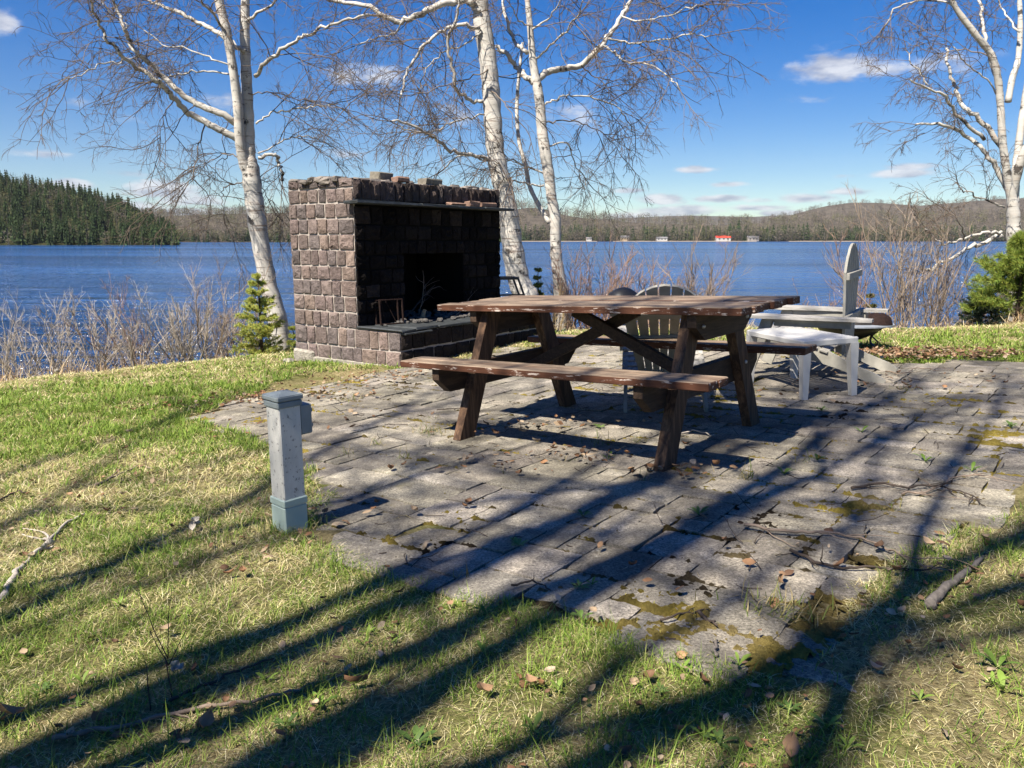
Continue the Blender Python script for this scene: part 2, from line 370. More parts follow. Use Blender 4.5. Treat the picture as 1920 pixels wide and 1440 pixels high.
P = np.concatenate([hC(1500, .0, .10), hC(1500, .1, 1)]); scatter('far_shore_forest', PFg+PFy+PFg, down(P), RNG.uniform(15, 27, len(P)), 'pale leafless woods behind the far shore cabins', 'forest', 1.4)
P = hC(700, .01, .10); scatter('far_shore_conifers', SPa+PFd, down(P), RNG.uniform(13, 27, len(P)), 'mass of dark conifers behind the far shore cabins', 'forest', 1.3)
P = hR(1500, .0, 1); scatter('far_hill_forest', PFg, down(P), RNG.uniform(10, 16, len(P)), 'leafless woods on the rounded hill at the right', 'forest', 1.8)
# single conifers that stand out
spm = [m_.build('far_spruce', LEAFY, None, False, True) for m_ in SP]
for o in spm: COL.objects.unlink(o)
def lone(px, py, D, h, label, group, k):
    o = bpy.data.objects.new('spruce_tree', spm[k % 4].data); COL.objects.link(o); p = at(px, py, D)
    o.location = (p[0], D, p[2]-.3); o.scale = (h*1.25, h*1.25, h) if D < 1000 else (h*1.75, h*1.75, h); o.rotation_euler.z = k*1.3
    tag(o, label, 'tree', group)
prof = lambda x: np.interp(x, [-10, 40, 100, 160, 210, 250, 280, 310], [350, 352, 362, 376, 390, 403, 418, 436])
for k, x_ in enumerate([4, 13, 26, 41, 48, 62, 70, 77, 92, 104, 118, 131, 150, 163, 172, 186, 193, 204, 218, 231, 244, 263]):
    lone(x_, prof(x_)+4, 632, RNG.uniform(9, 16), 'dark spire of a spruce standing up from the ridge of the left hill', 'spruces along the left hill ridge', k)
for k, x_ in enumerate([8, 30, 55, 78, 95, 120, 140, 158, 180, 196, 215, 236, 252, 272, 288, 305, 318]):
    lone(x_, 457, 440, RNG.uniform(8, 14), 'dark spruce at the water line under the left hill', 'spruces at the foot of the left hill', k+2)
for k, (x_, h) in enumerate([(1078,17),(1094,15),(1140,20),(1172,22),(1213,24),(1228,20),(1262,26),(1268,23),(1287,19),(1297,22),(1318,24),(1333,18),(1368,29),(1374,25),(1384,34),(1396,22),(1420,20),(1437,24),(1449,26),(1480,22),(1505,28),(1512,30),(1541,30),(1563,24),(1590,22),(1606,25),(995,19),(1010,16),(986,14),(1650,20),(1665,24)]):
    lone(x_, 451, 1265, h, 'dark conifer rising above the cabins on the far shore', 'conifers along the far shore', k)
SAND = simple('shore_sand', (.26, .21, .15), .95, .3, .5, 0)
for (x0, x1, y0) in ((975, 1120, 1248), (1150, 1420, 1248), (1480, 1640, 1248)):
    mb = MB(); xs = np.linspace(x0, x1, 24); A = []
    for i, x_ in enumerate(xs):
        e = math.sin(i/23*math.pi)**.5; p = at(x_, 449, y0-8*e-float(vnoise(x_, 1, .05))*8); q = at(x_, 449, y0+14); A += [(p[0], p[1], WATER-.1), (p[0], p[1]+4, WATER+.5), (q[0], q[1], WATER+1.1)]
    mb.add(A, [(3*i+k, 3*i+3+k, 3*i+4+k, 3*i+1+k) for i in range(23) for k in range(2)]); structure(mb.build('beach', SAND, None, True))
# cabins
WHT = simple('white_siding', (.42, .42, .41), .7, .06, 1, 0); GRY = simple('grey_siding', (.30, .28, .26), .8, .2, 1, 0); TAN = simple('tan_siding', (.42, .33, .22), .8, .2, 1, 0)
REDR = simple('red_roof', (.62, .055, .03), .6, .1, 1, 0); GRR = simple('grey_roof', (.16, .16, .17), .8, .2, 1, 0); WIN = simple('dark_glass', (.02, .025, .03), .15, .1, 1, 0)
def cabin(px, wpx, hgt, wall, roof, label, D=1255, rot=0, py=449.5):
    s = wpx/F*D; p = at(px, py, D); r = thing('lake_cabin', label, 'cabin', (p[0], D, WATER+1.6), rot); dep = s*.6; h = hgt
    mb = MB(); mb.prism([(-s/2, -dep/2, -1), (-s/2, dep/2, -1), (-s/2, dep/2, h), (-s/2, 0, h*1.6), (-s/2, -dep/2, h)], (1, 0, 0), s); mb.build('wall', wall, r)
    mb = MB()
    for sg in (-1, 1):
        a = np.array((0, sg*(dep/2+.5), h-.1)); c_ = np.array((0, 0, h*1.6+.25)); mb.beam(a, c_, .25, s+1.2, (0, 0, 1), 0)
    mb.build('roof', roof, r)
    for k in range(3): mb = MB(); mb.box((-s*.3+s*.3*k, -dep/2-.05, h*.55), (s*.12, .12, h*.4)); mb.build('window', WIN, r)
cabin(1355, 26, 4.2, WHT, REDR, 'long white boathouse with a bright red roof on the far shore')
cabin(1240, 20, 3.4, WHT, GRR, 'low white cabin with a grey roof beside the sandy far shore')
cabin(1171, 15, 4.6, TAN, GRR, 'tan gabled cabin among trees left of the low white cabin')
cabin(1411, 20, 4.2, GRY, GRR, 'grey cabin just right of the red roofed boathouse')
cabin(1631, 18, 5, WHT, GRR, 'white cottage on the shore right of the slender shrubs', 1300, .3, 440)
cabin(1830, 22, 5.5, WHT, GRR, 'white cottage seen behind the right birch', 1400, -.3, 436)
cabin(1104, 10, 3, WHT, GRR, 'tiny white shed on the far shore beside the thin birch')
cabin(1497, 14, 4, TAN, GRR, 'small tan cabin under tall conifers on far shore', 1275)

# ------------------------------------------------------------------ patio of concrete pavers
PY = math.radians(52); UX = np.array([math.cos(PY), math.sin(PY)]); WX = np.array([-math.sin(PY), math.cos(PY)])
U0, W0, CELL = -3.2, -5.2, .125; NU, NW = 75, 72
def pz(x, y): return plane(x, y)+(vnoise(x, y, .8, 2)-.5)*.035
def uw(u, w_): return np.multiply.outer(np.asarray(u), UX)+np.multiply.outer(np.asarray(w_), WX)
PO = np.array([.6, 3.4])
occ = -np.ones((NU, NW), int); slabs = []
for i in range(NU):
    for j in range(NW):
        if occ[i, j] >= 0: continue
        opts = [(1, 1), (2, 1), (1, 2), (2, 2), (2, 2), (2, 3), (2, 3), (1, 3), (2, 2)]; random.shuffle(opts)
        for (a, b_) in opts:
            if i+a <= NU and j+b_ <= NW and (occ[i:i+a, j:j+b_] < 0).all(): break
        else: a = b_ = 1
        occ[i:i+a, j:j+b_] = len(slabs); slabs.append((i, j, a, b_))
V = []; Q = []; C = []; o = 0
for (i, j, a, b_) in slabs:
    cu = U0+(i+a/2)*CELL; cw = W0+(j+b_/2)*CELL; c2 = PO+cu*UX+cw*WX
    if not inpatio(c2[0], c2[1], .15): continue
    hu, hw = a*CELL/2-.0045, b_*CELL/2-.0022; ang = RNG.normal(0, .012); tl = RNG.normal(0, .006, 2); dz = RNG.normal(0, .0026)
    col = np.array((.36, .332, .278))*RNG.uniform(.66, 1.2)*np.array((1, RNG.uniform(.97, 1.0), RNG.uniform(.92, 1.0)))
    nu, nw = a*2+1, b_*2+1; gu = np.linspace(-1, 1, nu); gw = np.linspace(-1, 1, nw); P = []; D = []
    for u in gu:
        for w_ in gw:
            eu, ew = hu*(1-abs(u)), hw*(1-abs(w_)); cr = .003 if (abs(u) > .99 and abs(w_) > .99) else 0
            lu = u*hu-np.sign(u)*cr; lw = w_*hw-np.sign(w_)*cr
            if abs(u) > .99 or abs(w_) > .99: lu += RNG.normal(0, .003); lw += RNG.normal(0, .003)
            P.append((lu, lw)); D.append((-.006 if min(eu, ew) < 1e-6 else 0)*.5+tl[0]*lu+tl[1]*lw)
    P = np.array(P); D = np.array(D); ca, sa = math.cos(ang), math.sin(ang); P = P@np.array([[ca, sa], [-sa, ca]])
    xy = c2+P[:, :1]*UX+P[:, 1:]*WX; z = pz(xy[:, 0], xy[:, 1])+dz+D
    g = np.arange(nu*nw).reshape(nu, nw); q = np.stack([g[:-1, :-1], g[1:, :-1], g[1:, 1:], g[:-1, 1:]], -1).reshape(-1, 4)
    ring = list(g[:, 0])+list(g[-1, 1:])+list(g[-2::-1, -1])+list(g[0, -2:0:-1]); k = len(ring); nb = nu*nw
    low = np.column_stack([xy[ring], z[ring]-.035]); top = np.column_stack([xy, z])
    V.append(np.concatenate([top, low])); C.append(np.tile(col, (nb+k, 1)))
    s = np.array([(ring[(t+1) % k], ring[t], nb+t, nb+(t+1) % k) for t in range(k)]); Q += [q+o, s+o]; o += nb+k
m, nt, b = newmat('concrete_pavers', .9, .25); v = scaled(nt, (1, 1, 1))
g1 = ramp(nt, noise(nt, 110, 5, .85, v), [(.36, .2), (.64, 1.5)]); g2 = ramp(nt, noise(nt, 2.6, 6, .7, v), [(.35, .5), (.58, 1.06)]); g3 = ramp(nt, noise(nt, 12, 5, .7, v), [(.4, .0), (.72, .75)])
c = mixc(nt, 1, mixc(nt, 1, attr(nt), g1, 'MULTIPLY'), g2, 'MULTIPLY'); c = mixc(nt, g3, c, (.085, .078, .068)); 
c = mixc(nt, ramp(nt, noise(nt, 34, 4, .7, v), [(.62, .0), (.74, .6)]), c, (.42, .41, .37))
c = mixc(nt, ramp(nt, noise(nt, 5.5, 6, .75, v), [(.60, .0), (.72, .6)]), c, (.22, .19, .09)); setc(nt, b, c); bump(nt, b, noise(nt, 220, 5, .75, v), .65, .006)
structure(npmesh('patio', np.concatenate(V), Q, m, cols=np.concatenate(C)))
# moss and dirt that grow out of the joints: one raised sheet that only comes up where it is thick enough
st = .0095; us = np.arange(U0, U0+NU*CELL, st); ws = np.arange(W0, W0+NW*CELL, st); Ug, Wg = np.meshgrid(us, ws, indexing='ij')
XY = uw(Ug, Wg)+PO; xx, yy = XY[..., 0], XY[..., 1]
ci = np.clip(((Ug-U0)/CELL).astype(int), 0, NU-1); cj = np.clip(((Wg-W0)/CELL).astype(int), 0, NW-1); idm = occ[ci, cj]
ed = np.zeros(idm.shape)
for ax in (0, 1):
    d = np.diff(idm, axis=ax) != 0
    if ax == 0: ed[1:] = np.maximum(ed[1:], d*1.3); ed[:-1] = np.maximum(ed[:-1], d*1.3)
    else: ed[:, 1:] = np.maximum(ed[:, 1:], d*.55); ed[:, :-1] = np.maximum(ed[:, :-1], d*.55)
near = ed.astype(float)
for _ in range(6):
    p = np.pad(near, 1, mode='edge'); near = (p[:-2, 1:-1]+p[2:, 1:-1]+p[1:-1, :-2]+p[1:-1, 2:]+p[1:-1, 1:-1]*2)/6
big = vnoise(xx, yy, 1.1, 3); fine = vnoise(xx, yy, 7, 3); vf = vnoise(xx, yy, 30, 2)
SPOTS = [(1300,1150,.16),(1290,1190,.14),(1390,1045,.10),(1170,930,.12),(1480,1240,.16),(1240,1110,.12),(1530,1020,.1),(1120,1000,.1),(1590,960,.12),(1860,820,.2),(1290,890,.14),(850,960,.1),(740,800,.12),(800,870,.14),(1120,760,.1),(480,790,.15),(420,780,.2)]
sp = np.zeros(xx.shape)
for (px, py, r) in SPOTS:
    g = gp(px, py); sp = np.maximum(sp, 1-np.hypot(xx-g[0], yy-g[1])/r/1.4)
lev = near*.85+(big-.5)*1.7+(fine-.5)*1.5+(vf-.5)*1.5+(vnoise(xx, yy, 75, 2)-.5)*1.5+np.clip(sp, 0, 1)*.8-1.36
hgt = np.clip(lev*.022, -.03, .012)+(vf-.5)*.003
zz = pz(xx, yy)+hgt+.001
keep = inpoly(xx, yy, PATIO) & (hgt > -.028); kq = keep[:-1, :-1] & keep[1:, :-1] & keep[1:, 1:] & keep[:-1, 1:]
g = np.arange(xx.size).reshape(xx.shape); q = np.stack([g[:-1, :-1], g[1:, :-1], g[1:, 1:], g[:-1, 1:]], -1)[kq]
used = np.unique(q); re_ = np.zeros(xx.size, int); re_[used] = np.arange(len(used))
mt = vnoise(xx+9, yy, 1.7, 3); mt = np.clip((mt-.36)*4.5+(np.clip(sp, 0, 1))*.6, 0, 1)[..., None]
mc = np.array((.045, .035, .024))*(1-mt)+np.array((.38, .30, .07))*mt; dead = np.clip((vnoise(xx, yy+70, 2.1, 3)-.55)*6, 0, 1)[..., None]; mc = mc*(1-dead*.75)+np.array((.30, .24, .13))*dead*.75
MOSS = vcol('joint_moss', .98, .6, 90, 1, .05, .02)
tag(npmesh('joint_moss', np.stack([xx, yy, zz], -1).reshape(-1, 3)[used], [re_[q]], MOSS, cols=mc.reshape(-1, 3)[used], smooth=True), 'yellow green moss and dirt creeping out of the paver joints', 'moss', None, 'stuff')

# ------------------------------------------------------------------ grass
def surf(x, y): return np.where(inpoly(x, y, PATIO), pz(x, y), ground(x, y))
def spread(n, y0, y1, m_=1.7):
    n = int(n*1.25); y = RNG.uniform(y0, y1, n); hw = .66*y+m_; x = RNG.uniform(-1, 1, n)*hw
    return x, y
def blades(name, x, y, L, Wd, tilt, cols, mat, curl=.5, kind=None):
    n = len(x); z = surf(x, y)-.004; a = RNG.uniform(0, 2*math.pi, n); d = np.stack([np.cos(a), np.sin(a)], -1); s = np.stack([-d[:, 1], d[:, 0]], -1)
    B = np.stack([x, y, z], -1); ct, st_ = np.cos(tilt), np.sin(tilt)
    def pt(f):
        t2 = tilt-curl*f*RNG.uniform(.3, 1, n); p = B.copy(); p[:, :2] += d*(L*f*np.cos(t2))[:, None]; p[:, 2] += L*f*np.sin(t2); return p
    W3 = np.concatenate([s, np.zeros((n, 1))], 1)*(Wd/2)[:, None]; m1 = pt(.5); tip = pt(1.0); tip[:, 2] = np.maximum(tip[:, 2], z+.003)
    V = np.stack([B-W3, B+W3, m1+W3*.85, m1-W3*.85, tip], 1).reshape(-1, 3); k = np.arange(n)[:, None]*5
    return npmesh(name, V, [k+np.array([0, 1, 2, 3]), k+np.array([3, 2, 4])], mat, cols=np.repeat(cols, 5, 0))
GR = vcol('grass_blades', .6, .15, 40, 0, .2, trans=.25); ST = vcol('dead_grass_blades', .85, .2, 40, 0, .1, trans=.12)
def lawnmask(x, y, rag=.14): return ~inpatio(x, y, rag) & (y < bank(x)+.15)
def freshness(x, y):
    band = np.exp(-((y-6.1-.12*x)/1.5)**2)*np.clip((-x-.6)/1.2, 0, 1)+np.exp(-((y-7.4)/1.2)**2)*np.clip((x-2.8)/.8, 0, 1)
    return np.clip(vnoise(x, y, .8)*1.25-.24-.06*np.clip((4.2-y)/1.5, 0, 1)+(vnoise(x, y, 3.5)-.5)*.9+band*1.2-np.clip((y-bank(x)+1.2), 0, 1)*.8, 0, 1)
xs = []; ys = []
for (y0, y1, n) in ((1.1, 2, 90000), (2, 3, 100000), (3, 4.5, 90000), (4.5, 7, 70000), (7, 11.8, 90000)):
    x, y = spread(n, y0, y1); xs.append(x); ys.append(y)
x = np.concatenate(xs); y = np.concatenate(ys); k = lawnmask(x, y); x, y = x[k], y[k]; n = len(x); r = RNG.random(n); sc_ = np.clip(y/2.4, .8, 3.5)
base = np.array([(.64, .57, .31), (.52, .44, .21), (.74, .67, .43), (.24, .17, .09), (.48, .48, .16)])[RNG.choice(5, n, p=[.34, .22, .16, .10, .18])]*RNG.uniform(.7, 1.15, (n, 1))
tag(blades('dead_grass', x, y, RNG.uniform(.018, .065, n)*np.minimum(sc_, 1.5), RNG.uniform(.0010, .0023, n)*sc_, RNG.uniform(.02, .75, n), base, ST, .5), 'straw coloured dead grass matted over the lawn', 'grass', None, 'stuff')
xs = []; ys = []
for (y0, y1, n) in ((1.1, 2, 60000), (2, 3, 80000), (3, 4.5, 100000), (4.5, 7, 170000), (7, 11.5, 130000)):
    x, y = spread(n, y0, y1); xs.append(x); ys.append(y)
x = np.concatenate(xs); y = np.concatenate(ys); fr = freshness(x, y); cl = vnoise(x, y, 9, 2)
edge = inpatio(x, y, .14) != inpatio(x+.12, y+.1, .14)
k = lawnmask(x, y, .1) & (RNG.random(len(x)) < np.clip(fr*1.15*np.clip((cl-.28)*2.6, .1, 1.4)+edge*.5, .12, 1)); x, y, fr = x[k], y[k], fr[k]; n = len(x); sc_ = np.clip(y/2.4, .8, 3.5)
base = np.array([(.18, .27, .04), (.12, .21, .03), (.25, .33, .06), (.31, .34, .10)])[RNG.choice(4, n, p=[.4, .3, .2, .1])]*RNG.uniform(.75, 1.2, (n, 1))
L = RNG.uniform(.02, .058, n)*np.clip(.7+fr, .7, 1.5)*np.where(RNG.random(n) < .05, 1.9, 1)*(.75+.8*(vnoise(x, y, 5, 2)-.3))
tag(blades('green_grass', x, y, L, RNG.uniform(.0016, .0034, n)*sc_, RNG.uniform(.75, 1.5, n), base, GR, .8), 'fresh green spring grass growing through the dead lawn', 'grass', None, 'stuff')
# tall grass and weeds left in the paver joints
x = []; y = []
for k in range(150):
    u = RNG.uniform(0, NU*CELL)+U0; w_ = round(RNG.uniform(0, NW))*CELL+W0
    if k % 2: u = round((u-U0)/CELL)*CELL+U0
    p = PO+u*UX+w_*WX; mm = int(RNG.integers(4, 26)); x += list(p[0]+RNG.normal(0, .022, mm)); y += list(p[1]+RNG.normal(0, .022, mm))
for (px, py, mm) in ((655,750,40),(800,810,60),(925,660,120),(985,655,90),(880,672,90),(1455,1150,120),(700,700,80),(640,715,60),(1020,650,60),(1700,730,40),(1130,830,40)):
    g = gp(px, py); x += list(g[0]+RNG.normal(0, .05, mm)); y += list(g[1]+RNG.normal(0, .04, mm))
x = np.array(x); y = np.array(y); k = inpoly(x, y, PATIO) | (y > 6); x, y = x[k], y[k]; n = len(x)
base = np.array([(.14, .19, .04), (.40, .33, .17), (.24, .22, .08)])[RNG.choice(3, n, p=[.4, .35, .25])]*RNG.uniform(.7, 1.1, (n, 1))
tag(blades('joint_grass', x, y, RNG.uniform(.03, .11, n), RNG.uniform(.002, .004, n), RNG.uniform(.4, 1.5, n), base, GR, .7), 'tufts of grass sprouting between the pavers', 'grass', None, 'stuff')
# tall dry grass along the top of the bank
n = 26000; x = RNG.uniform(-9, 10, n); y = bank(x)+RNG.uniform(-.35, 1.5, n)+(vnoise(x, x, .8)-.5); k = vnoise(x, y, 1.4) > .42; x, y = x[k], y[k]; n = len(x)
base = np.array([(.50, .38, .22), (.38, .27, .15), (.55, .46, .30), (.20, .13, .08)])[RNG.choice(4, n)]*RNG.uniform(.7, 1.1, (n, 1))
tag(blades('bank_grass', x, y, RNG.uniform(.08, .36, n), RNG.uniform(.004, .008, n), RNG.uniform(.5, 1.5, n), base, ST, .9), 'tall dry grass along the top of the lake bank', 'grass', None, 'stuff')

# dead leaves: litter as one mass, the big ones singly ---------------------------------------------------
LEAF = vcol('dead_leaf', .7, .35, 60, .4, .3, trans=.1)
def leafmesh(mb, c, L, W_, a, tilt, roll, curl, col):
    M = np.array(Matrix.Rotation(a, 3, 'Z') @ Matrix.Rotation(tilt, 3, 'Y') @ Matrix.Rotation(roll, 3, 'X')); V = []
    for i, (t, wv) in enumerate(((0, .05), (.25, .8), (.55, 1), (.8, .65), (1, .04))):
        for s in (-1, 0, 1): V.append(np.array(c)+M@np.array(((t-.5)*L, s*wv*W_/2, curl*L*(abs(s)*.35+(t-.5)**2*1.3)+RNG.normal(0, .04)*L*.4)))
    mb.add(V, [(3*i+k, 3*i+3+k, 3*i+4+k, 3*i+1+k) for i in range(4) for k in range(2)], col)
LC = [(.26, .14, .07), (.34, .21, .12), (.20, .11, .06), (.42, .31, .20), (.15, .085, .05), (.48, .38, .27)]
mb = MB()
def litter(x, y, L, dz=.012):
    col = np.array(LC[RNG.integers(6)])*RNG.uniform(.7, 1.15)
    leafmesh(mb, (x, y, float(surf(x, y))+dz+RNG.uniform(0, .012)), L, L*RNG.uniform(.5, .8), RNG.uniform(0, 6.28), RNG.normal(0, .3), RNG.normal(0, .35), RNG.uniform(-.5, .8), tuple(col))
for (y0, y1, n) in ((1.2, 2.4, 620), (2.4, 4.2, 720), (4.2, 7.5, 560)):
    x, y = spread(n, y0, y1); cl = vnoise(x, y, 1.5); k = lawnmask(x, y) & (cl > RNG.uniform(.25, .62, len(x)))
    for a, b_ in zip(x[k], y[k]): litter(a, b_, RNG.uniform(.012, .036))
for (px, py, sx_, sy_, n) in ((1690,668,.40,.10,620),(1780,674,.5,.07,260),(1645,662,.2,.08,200),(1860,672,.4,.06,120),(430,752,.5,.14,160),(520,745,.4,.12,110),(640,712,.4,.14,90),(760,705,.3,.1,50),(1010,800,.3,.1,60),(1110,850,.25,.08,30),(1290,890,.12,.05,26),(960,870,.3,.1,36),(640,975,.25,.12,24),(560,790,.4,.15,26),(1700,720,.5,.2,60),(1600,1060,.4,.2,40)):
    g = gp(px, py)
    for k in range(n): litter(g[0]+RNG.normal(0, sx_), g[1]+RNG.normal(0, sy_*1.3), RNG.uniform(.018, .05), RNG.uniform(.004, .03)+(.03 if px > 1620 and py < 680 else 0))
tag(mb.build('leaf_litter', LEAF, None, True, True), 'brown dead leaves strewn over lawn and patio edge', 'leaf litter', None, 'stuff')
for (px, py, L, a, ci_, lab) in ((668,1298,.085,.2,2,'large flat reddish brown leaf lying in the shade below the middle of the lawn'),(236,848,.06,1,4,'dark curled leaf standing on edge between the upper left shadows'),(430,1085,.05,.4,0,'orange brown leaf, left of a pair on the sunlit grass'),(456,1083,.06,2,0,'orange brown leaf, right of a pair on the sunlit grass'),
    (312,1200,.055,1,3,'pale tan round leaf behind the bare twig seedling'),(905,1318,.075,.7,1,'brown leaf folded like a tent in the shaded lower middle lawn'),(997,1300,.06,2.2,1,'light orange leaf in a sunlit gap right of the tent shaped leaf'),(1680,1088,.065,.5,0,'bright orange leaf at the right edge of the patio'),(1480,1415,.08,1.2,1,'salmon coloured leaf at the bottom edge right of centre'),(15,1365,.10,.9,1,'broad crumpled brown leaf in the bottom left corner'),(388,1380,.075,1.6,1,'upright orange leaf near the bottom left twigs')):
    g = gp(px, py); mb = MB(); L *= .68; leafmesh(mb, (0, 0, .015), L, L*.65, a, RNG.normal(0, .35), RNG.normal(0, .3), .5, LC[ci_]); o = mb.build('fallen_leaf', LEAF, None, True, True)
    o.location = (g[0], g[1], float(surf(g[0], g[1]))+.012); tag(o, lab, 'leaf')
BARKW = simple('birch_bark_scrap', (.40, .37, .32), .7, .15, 40, .3)
for (px, py, s, lab) in ((95,1042,.04,'crumpled white scrap in the grass beside the long stick'),(360,997,.04,'flat white scrap in the shadow left of the grey post'),(332,1281,.03,'thin white feather like scrap by the bare twig seedling'),(108,694,.06,'white scrap on the bright lawn near the lake bank')):
    g = gp(px, py); mb = MB()
    for k in range(3): leafmesh(mb, (RNG.normal(0, s*.2), RNG.normal(0, s*.2), .015+.01*k), s, s*.7, RNG.uniform(0, 6), RNG.normal(0, .5), RNG.normal(0, .5), .7, (1, 1, 1))
    o = mb.build('bark_scrap', BARKW, None, True); o.location = (g[0], g[1], float(surf(g[0], g[1]))+.012); tag(o, lab, 'scrap')
# broad-leaved weeds -------------------------------------------------------------------------------------
WEED = vcol('weed_leaf', .55, .25, 50, .3, .3, trans=.2)
def weedmesh(seed, n, L, up, col):
    global RNG
    keep_ = RNG; RNG = np.random.default_rng(seed); mb = MB()
    for k in range(n):
        a = k*2.4+RNG.uniform(-.3, .3); l = L*RNG.uniform(.6, 1.1); u = up*RNG.uniform(.7, 1.2); g = RNG.uniform(.8, 1.15); V = []; r_ = []
        d = np.array((math.cos(a), math.sin(a), 0)); s = np.array((-d[1], d[0], 0)); wd = l*RNG.uniform(.24, .36)
        for t, wv in ((0, .15), (.3, .55), (.6, 1), (.85, .7), (1, .05)):
            p = d*(l*t*math.cos(u*(1-.5*t)))+np.array((0, 0, l*t*math.sin(u*(1-.45*t))))
            V += [p-s*wd*wv/2+np.array((0, 0, .12*wd*wv)), p, p+s*wd*wv/2+np.array((0, 0, .12*wd*wv))]
        mb.add(V, [(3*i+j, 3*i+3+j, 3*i+4+j, 3*i+1+j) for i in range(4) for j in range(2)], tuple(x_*g for x_ in col))
    RNG = keep_; o = mb.build('weed', WEED, None, True, True); COL.objects.unlink(o); return o.data
WM = [weedmesh(1, 9, .075, .55, (.17, .25, .07)), weedmesh(2, 6, .085, 1.0, (.15, .25, .04)), weedmesh(3, 4, .09, 1.25, (.20, .30, .05)), weedmesh(4, 7, .07, .8, (.10, .17, .04))]
def weed(px, py, k, s, label, group=None):
    o = bpy.data.objects.new('weed', WM[k]); COL.objects.link(o); g = gp(px, py); o.location = (g[0], g[1], float(surf(g[0], g[1]))+.002); s *= .68 if group is None else .5*RNG.uniform(.7, 1.25); o.scale = (s, s, s); o.rotation_euler.z = px*.7
    tag(o, label, 'weed', group)
for (px, py, k, s, lab) in ((972,1022,0,1.0,'large pale green rosette weed standing alone on the front pavers'),(1085,1104,0,.8,'pale green weed in the paver joint at the front lawn edge'),(1093,972,3,.9,'grey green rosette weed on pavers in front of the picnic table'),(1470,892,3,1.1,'dark green leafy weed in the broad shadow right of the picnic table'),(1615,815,1,1,'yellow green weed right of the picnic table shadow'),(1532,866,3,1,'dark weed where two shadows meet on the right pavers'),(1735,868,1,1.1,'low yellow green weed on the sunlit right pavers'),(1822,884,1,1,'bright weed near the grass edge at far right of the patio'),(1310,972,3,1.1,'grey green weed in the long shadow right of centre'),(1140,862,1,.9,'small weed in front of the table bench shadow'),(1540,772,3,1,'dark spiky weed at the corner of the table shadow'),(1125,802,0,1,'leafy weed on the sunlit strip under the picnic table'),(1895,805,3,1.1,'dark weed at the extreme right of the patio')): weed(px, py, k, s, lab)
for (px, py, k, s) in ((225,1140,2,.9),(155,1285,2,1),(80,1300,3,1),(145,1330,1,.8),(500,1280,2,.9),(540,1175,2,.8),(535,1370,3,1.4),(600,1330,1,1),(590,1260,2,.7),(690,1190,2,1),(735,1205,2,.9),(680,1210,2,.9),(910,1150,1,1.1),(905,1225,1,1),(1090,1165,3,1.1),(1280,1258,1,1.1),(1155,1222,2,.9),(1045,1300,2,1.1),(1000,1380,2,1.2),(1320,1380,2,1.1),(1385,1250,2,1),(1350,1390,3,1),(1725,1310,2,1),(1860,1290,2,1.5),(1870,1260,1,1.3),(1880,1300,2,1.2),(1550,1360,2,1.1),(1690,1130,1,1),(1590,1400,2,1),(780,1400,3,1.3),(200,1080,3,1),(330,1330,3,1),(1110,1100,1,.9),(1240,1300,3,1),(1480,1330,3,1)):
    weed(px, py, k, s, 'broad leaved green weed sprouting from the front lawn', 'weeds in the front lawn')

# tiny upright moss fronds on the thick moss, and the longer grass round the foot of the post
mk = keep & (hgt > .0015) & (mt[..., 0] > .35) & (yy < 5.5); mi = np.flatnonzero(mk.ravel()); mi = RNG.choice(mi, min(len(mi), 30000), replace=False)
x = xx.ravel()[mi]+RNG.normal(0, .004, len(mi)); y = yy.ravel()[mi]+RNG.normal(0, .004, len(mi)); n = len(x); base = np.array([(.52, .44, .09), (.40, .38, .08), (.55, .42, .14)])[RNG.choice(3, n)]*RNG.uniform(.6, 1.15, (n, 1))
o = blades('moss_fronds', x, y, RNG.uniform(.008, .018, n), RNG.uniform(.0022, .0042, n), RNG.uniform(.5, 1.5, n), base, GR, .5); tag(o, 'fine golden green moss fronds on the paver joints', 'moss', None, 'stuff')
g = gp(545, 985); n = 420; a = RNG.uniform(0, 6.283, n); rr_ = .055+np.abs(RNG.normal(0, .05, n)); x = g[0]+np.cos(a)*rr_; y = g[1]+.01+np.sin(a)*rr_; base = np.array([(.20, .28, .045), (.13, .21, .03), (.55, .47, .25)])[RNG.choice(3, n)]*RNG.uniform(.75, 1.15, (n, 1))
tag(blades('post_grass', x, y, RNG.uniform(.03, .085, n), RNG.uniform(.002, .0036, n), RNG.uniform(.7, 1.5, n), base, GR, .7), 'longer grass round the foot of the grey post', 'grass', None, 'stuff')
# ------------------------------------------------------------------ stone fireplace
HX, HY, HZ, FYAW, SD, FL, HD, HH, TH, MH, FB = -1.055, 7.52, -1.203, .981, 1.456, 2.559, .554, .334, 1.79, 1.536, 2.456
m, nt, b = newmat('granite_blocks', .95, .06); v = scaled(nt, (1, 1, 1)); n1 = noise(nt, 45, 6, .75, v); n2 = noise(nt, 9, 5, .65, v)
c = mixc(nt, 1, attr(nt), ramp(nt, n1, [(.25, .55), (.75, 1.35)]), 'MULTIPLY'); c = mixc(nt, 1, c, ramp(nt, n2, [(.3, .65), (.65, 1.12)]), 'MULTIPLY'); setc(nt, b, c)
bump(nt, b, mth(nt, 'ADD', n1, mth(nt, 'MULTIPLY', n2, 1.5)), .8, .02); GRAN = m
m, nt, b = newmat('mortar', .95, .1); v = scaled(nt, (1, 1, 1)); c = mixc(nt, 1, attr(nt), ramp(nt, noise(nt, 30, 5, .7, v), [(.3, .7), (.7, 1.1)]), 'MULTIPLY'); setc(nt, b, c); bump(nt, b, noise(nt, 80, 4, .6, v), .5, .01); MORT = m
SLATE = simple('slate', (.032, .037, .04), .6, .45, 14, .5, .4, 0, .01); CONC = simple('pale_concrete', (.30, .28, .24), .95, .35, 25, .8, .2, 0, .02)
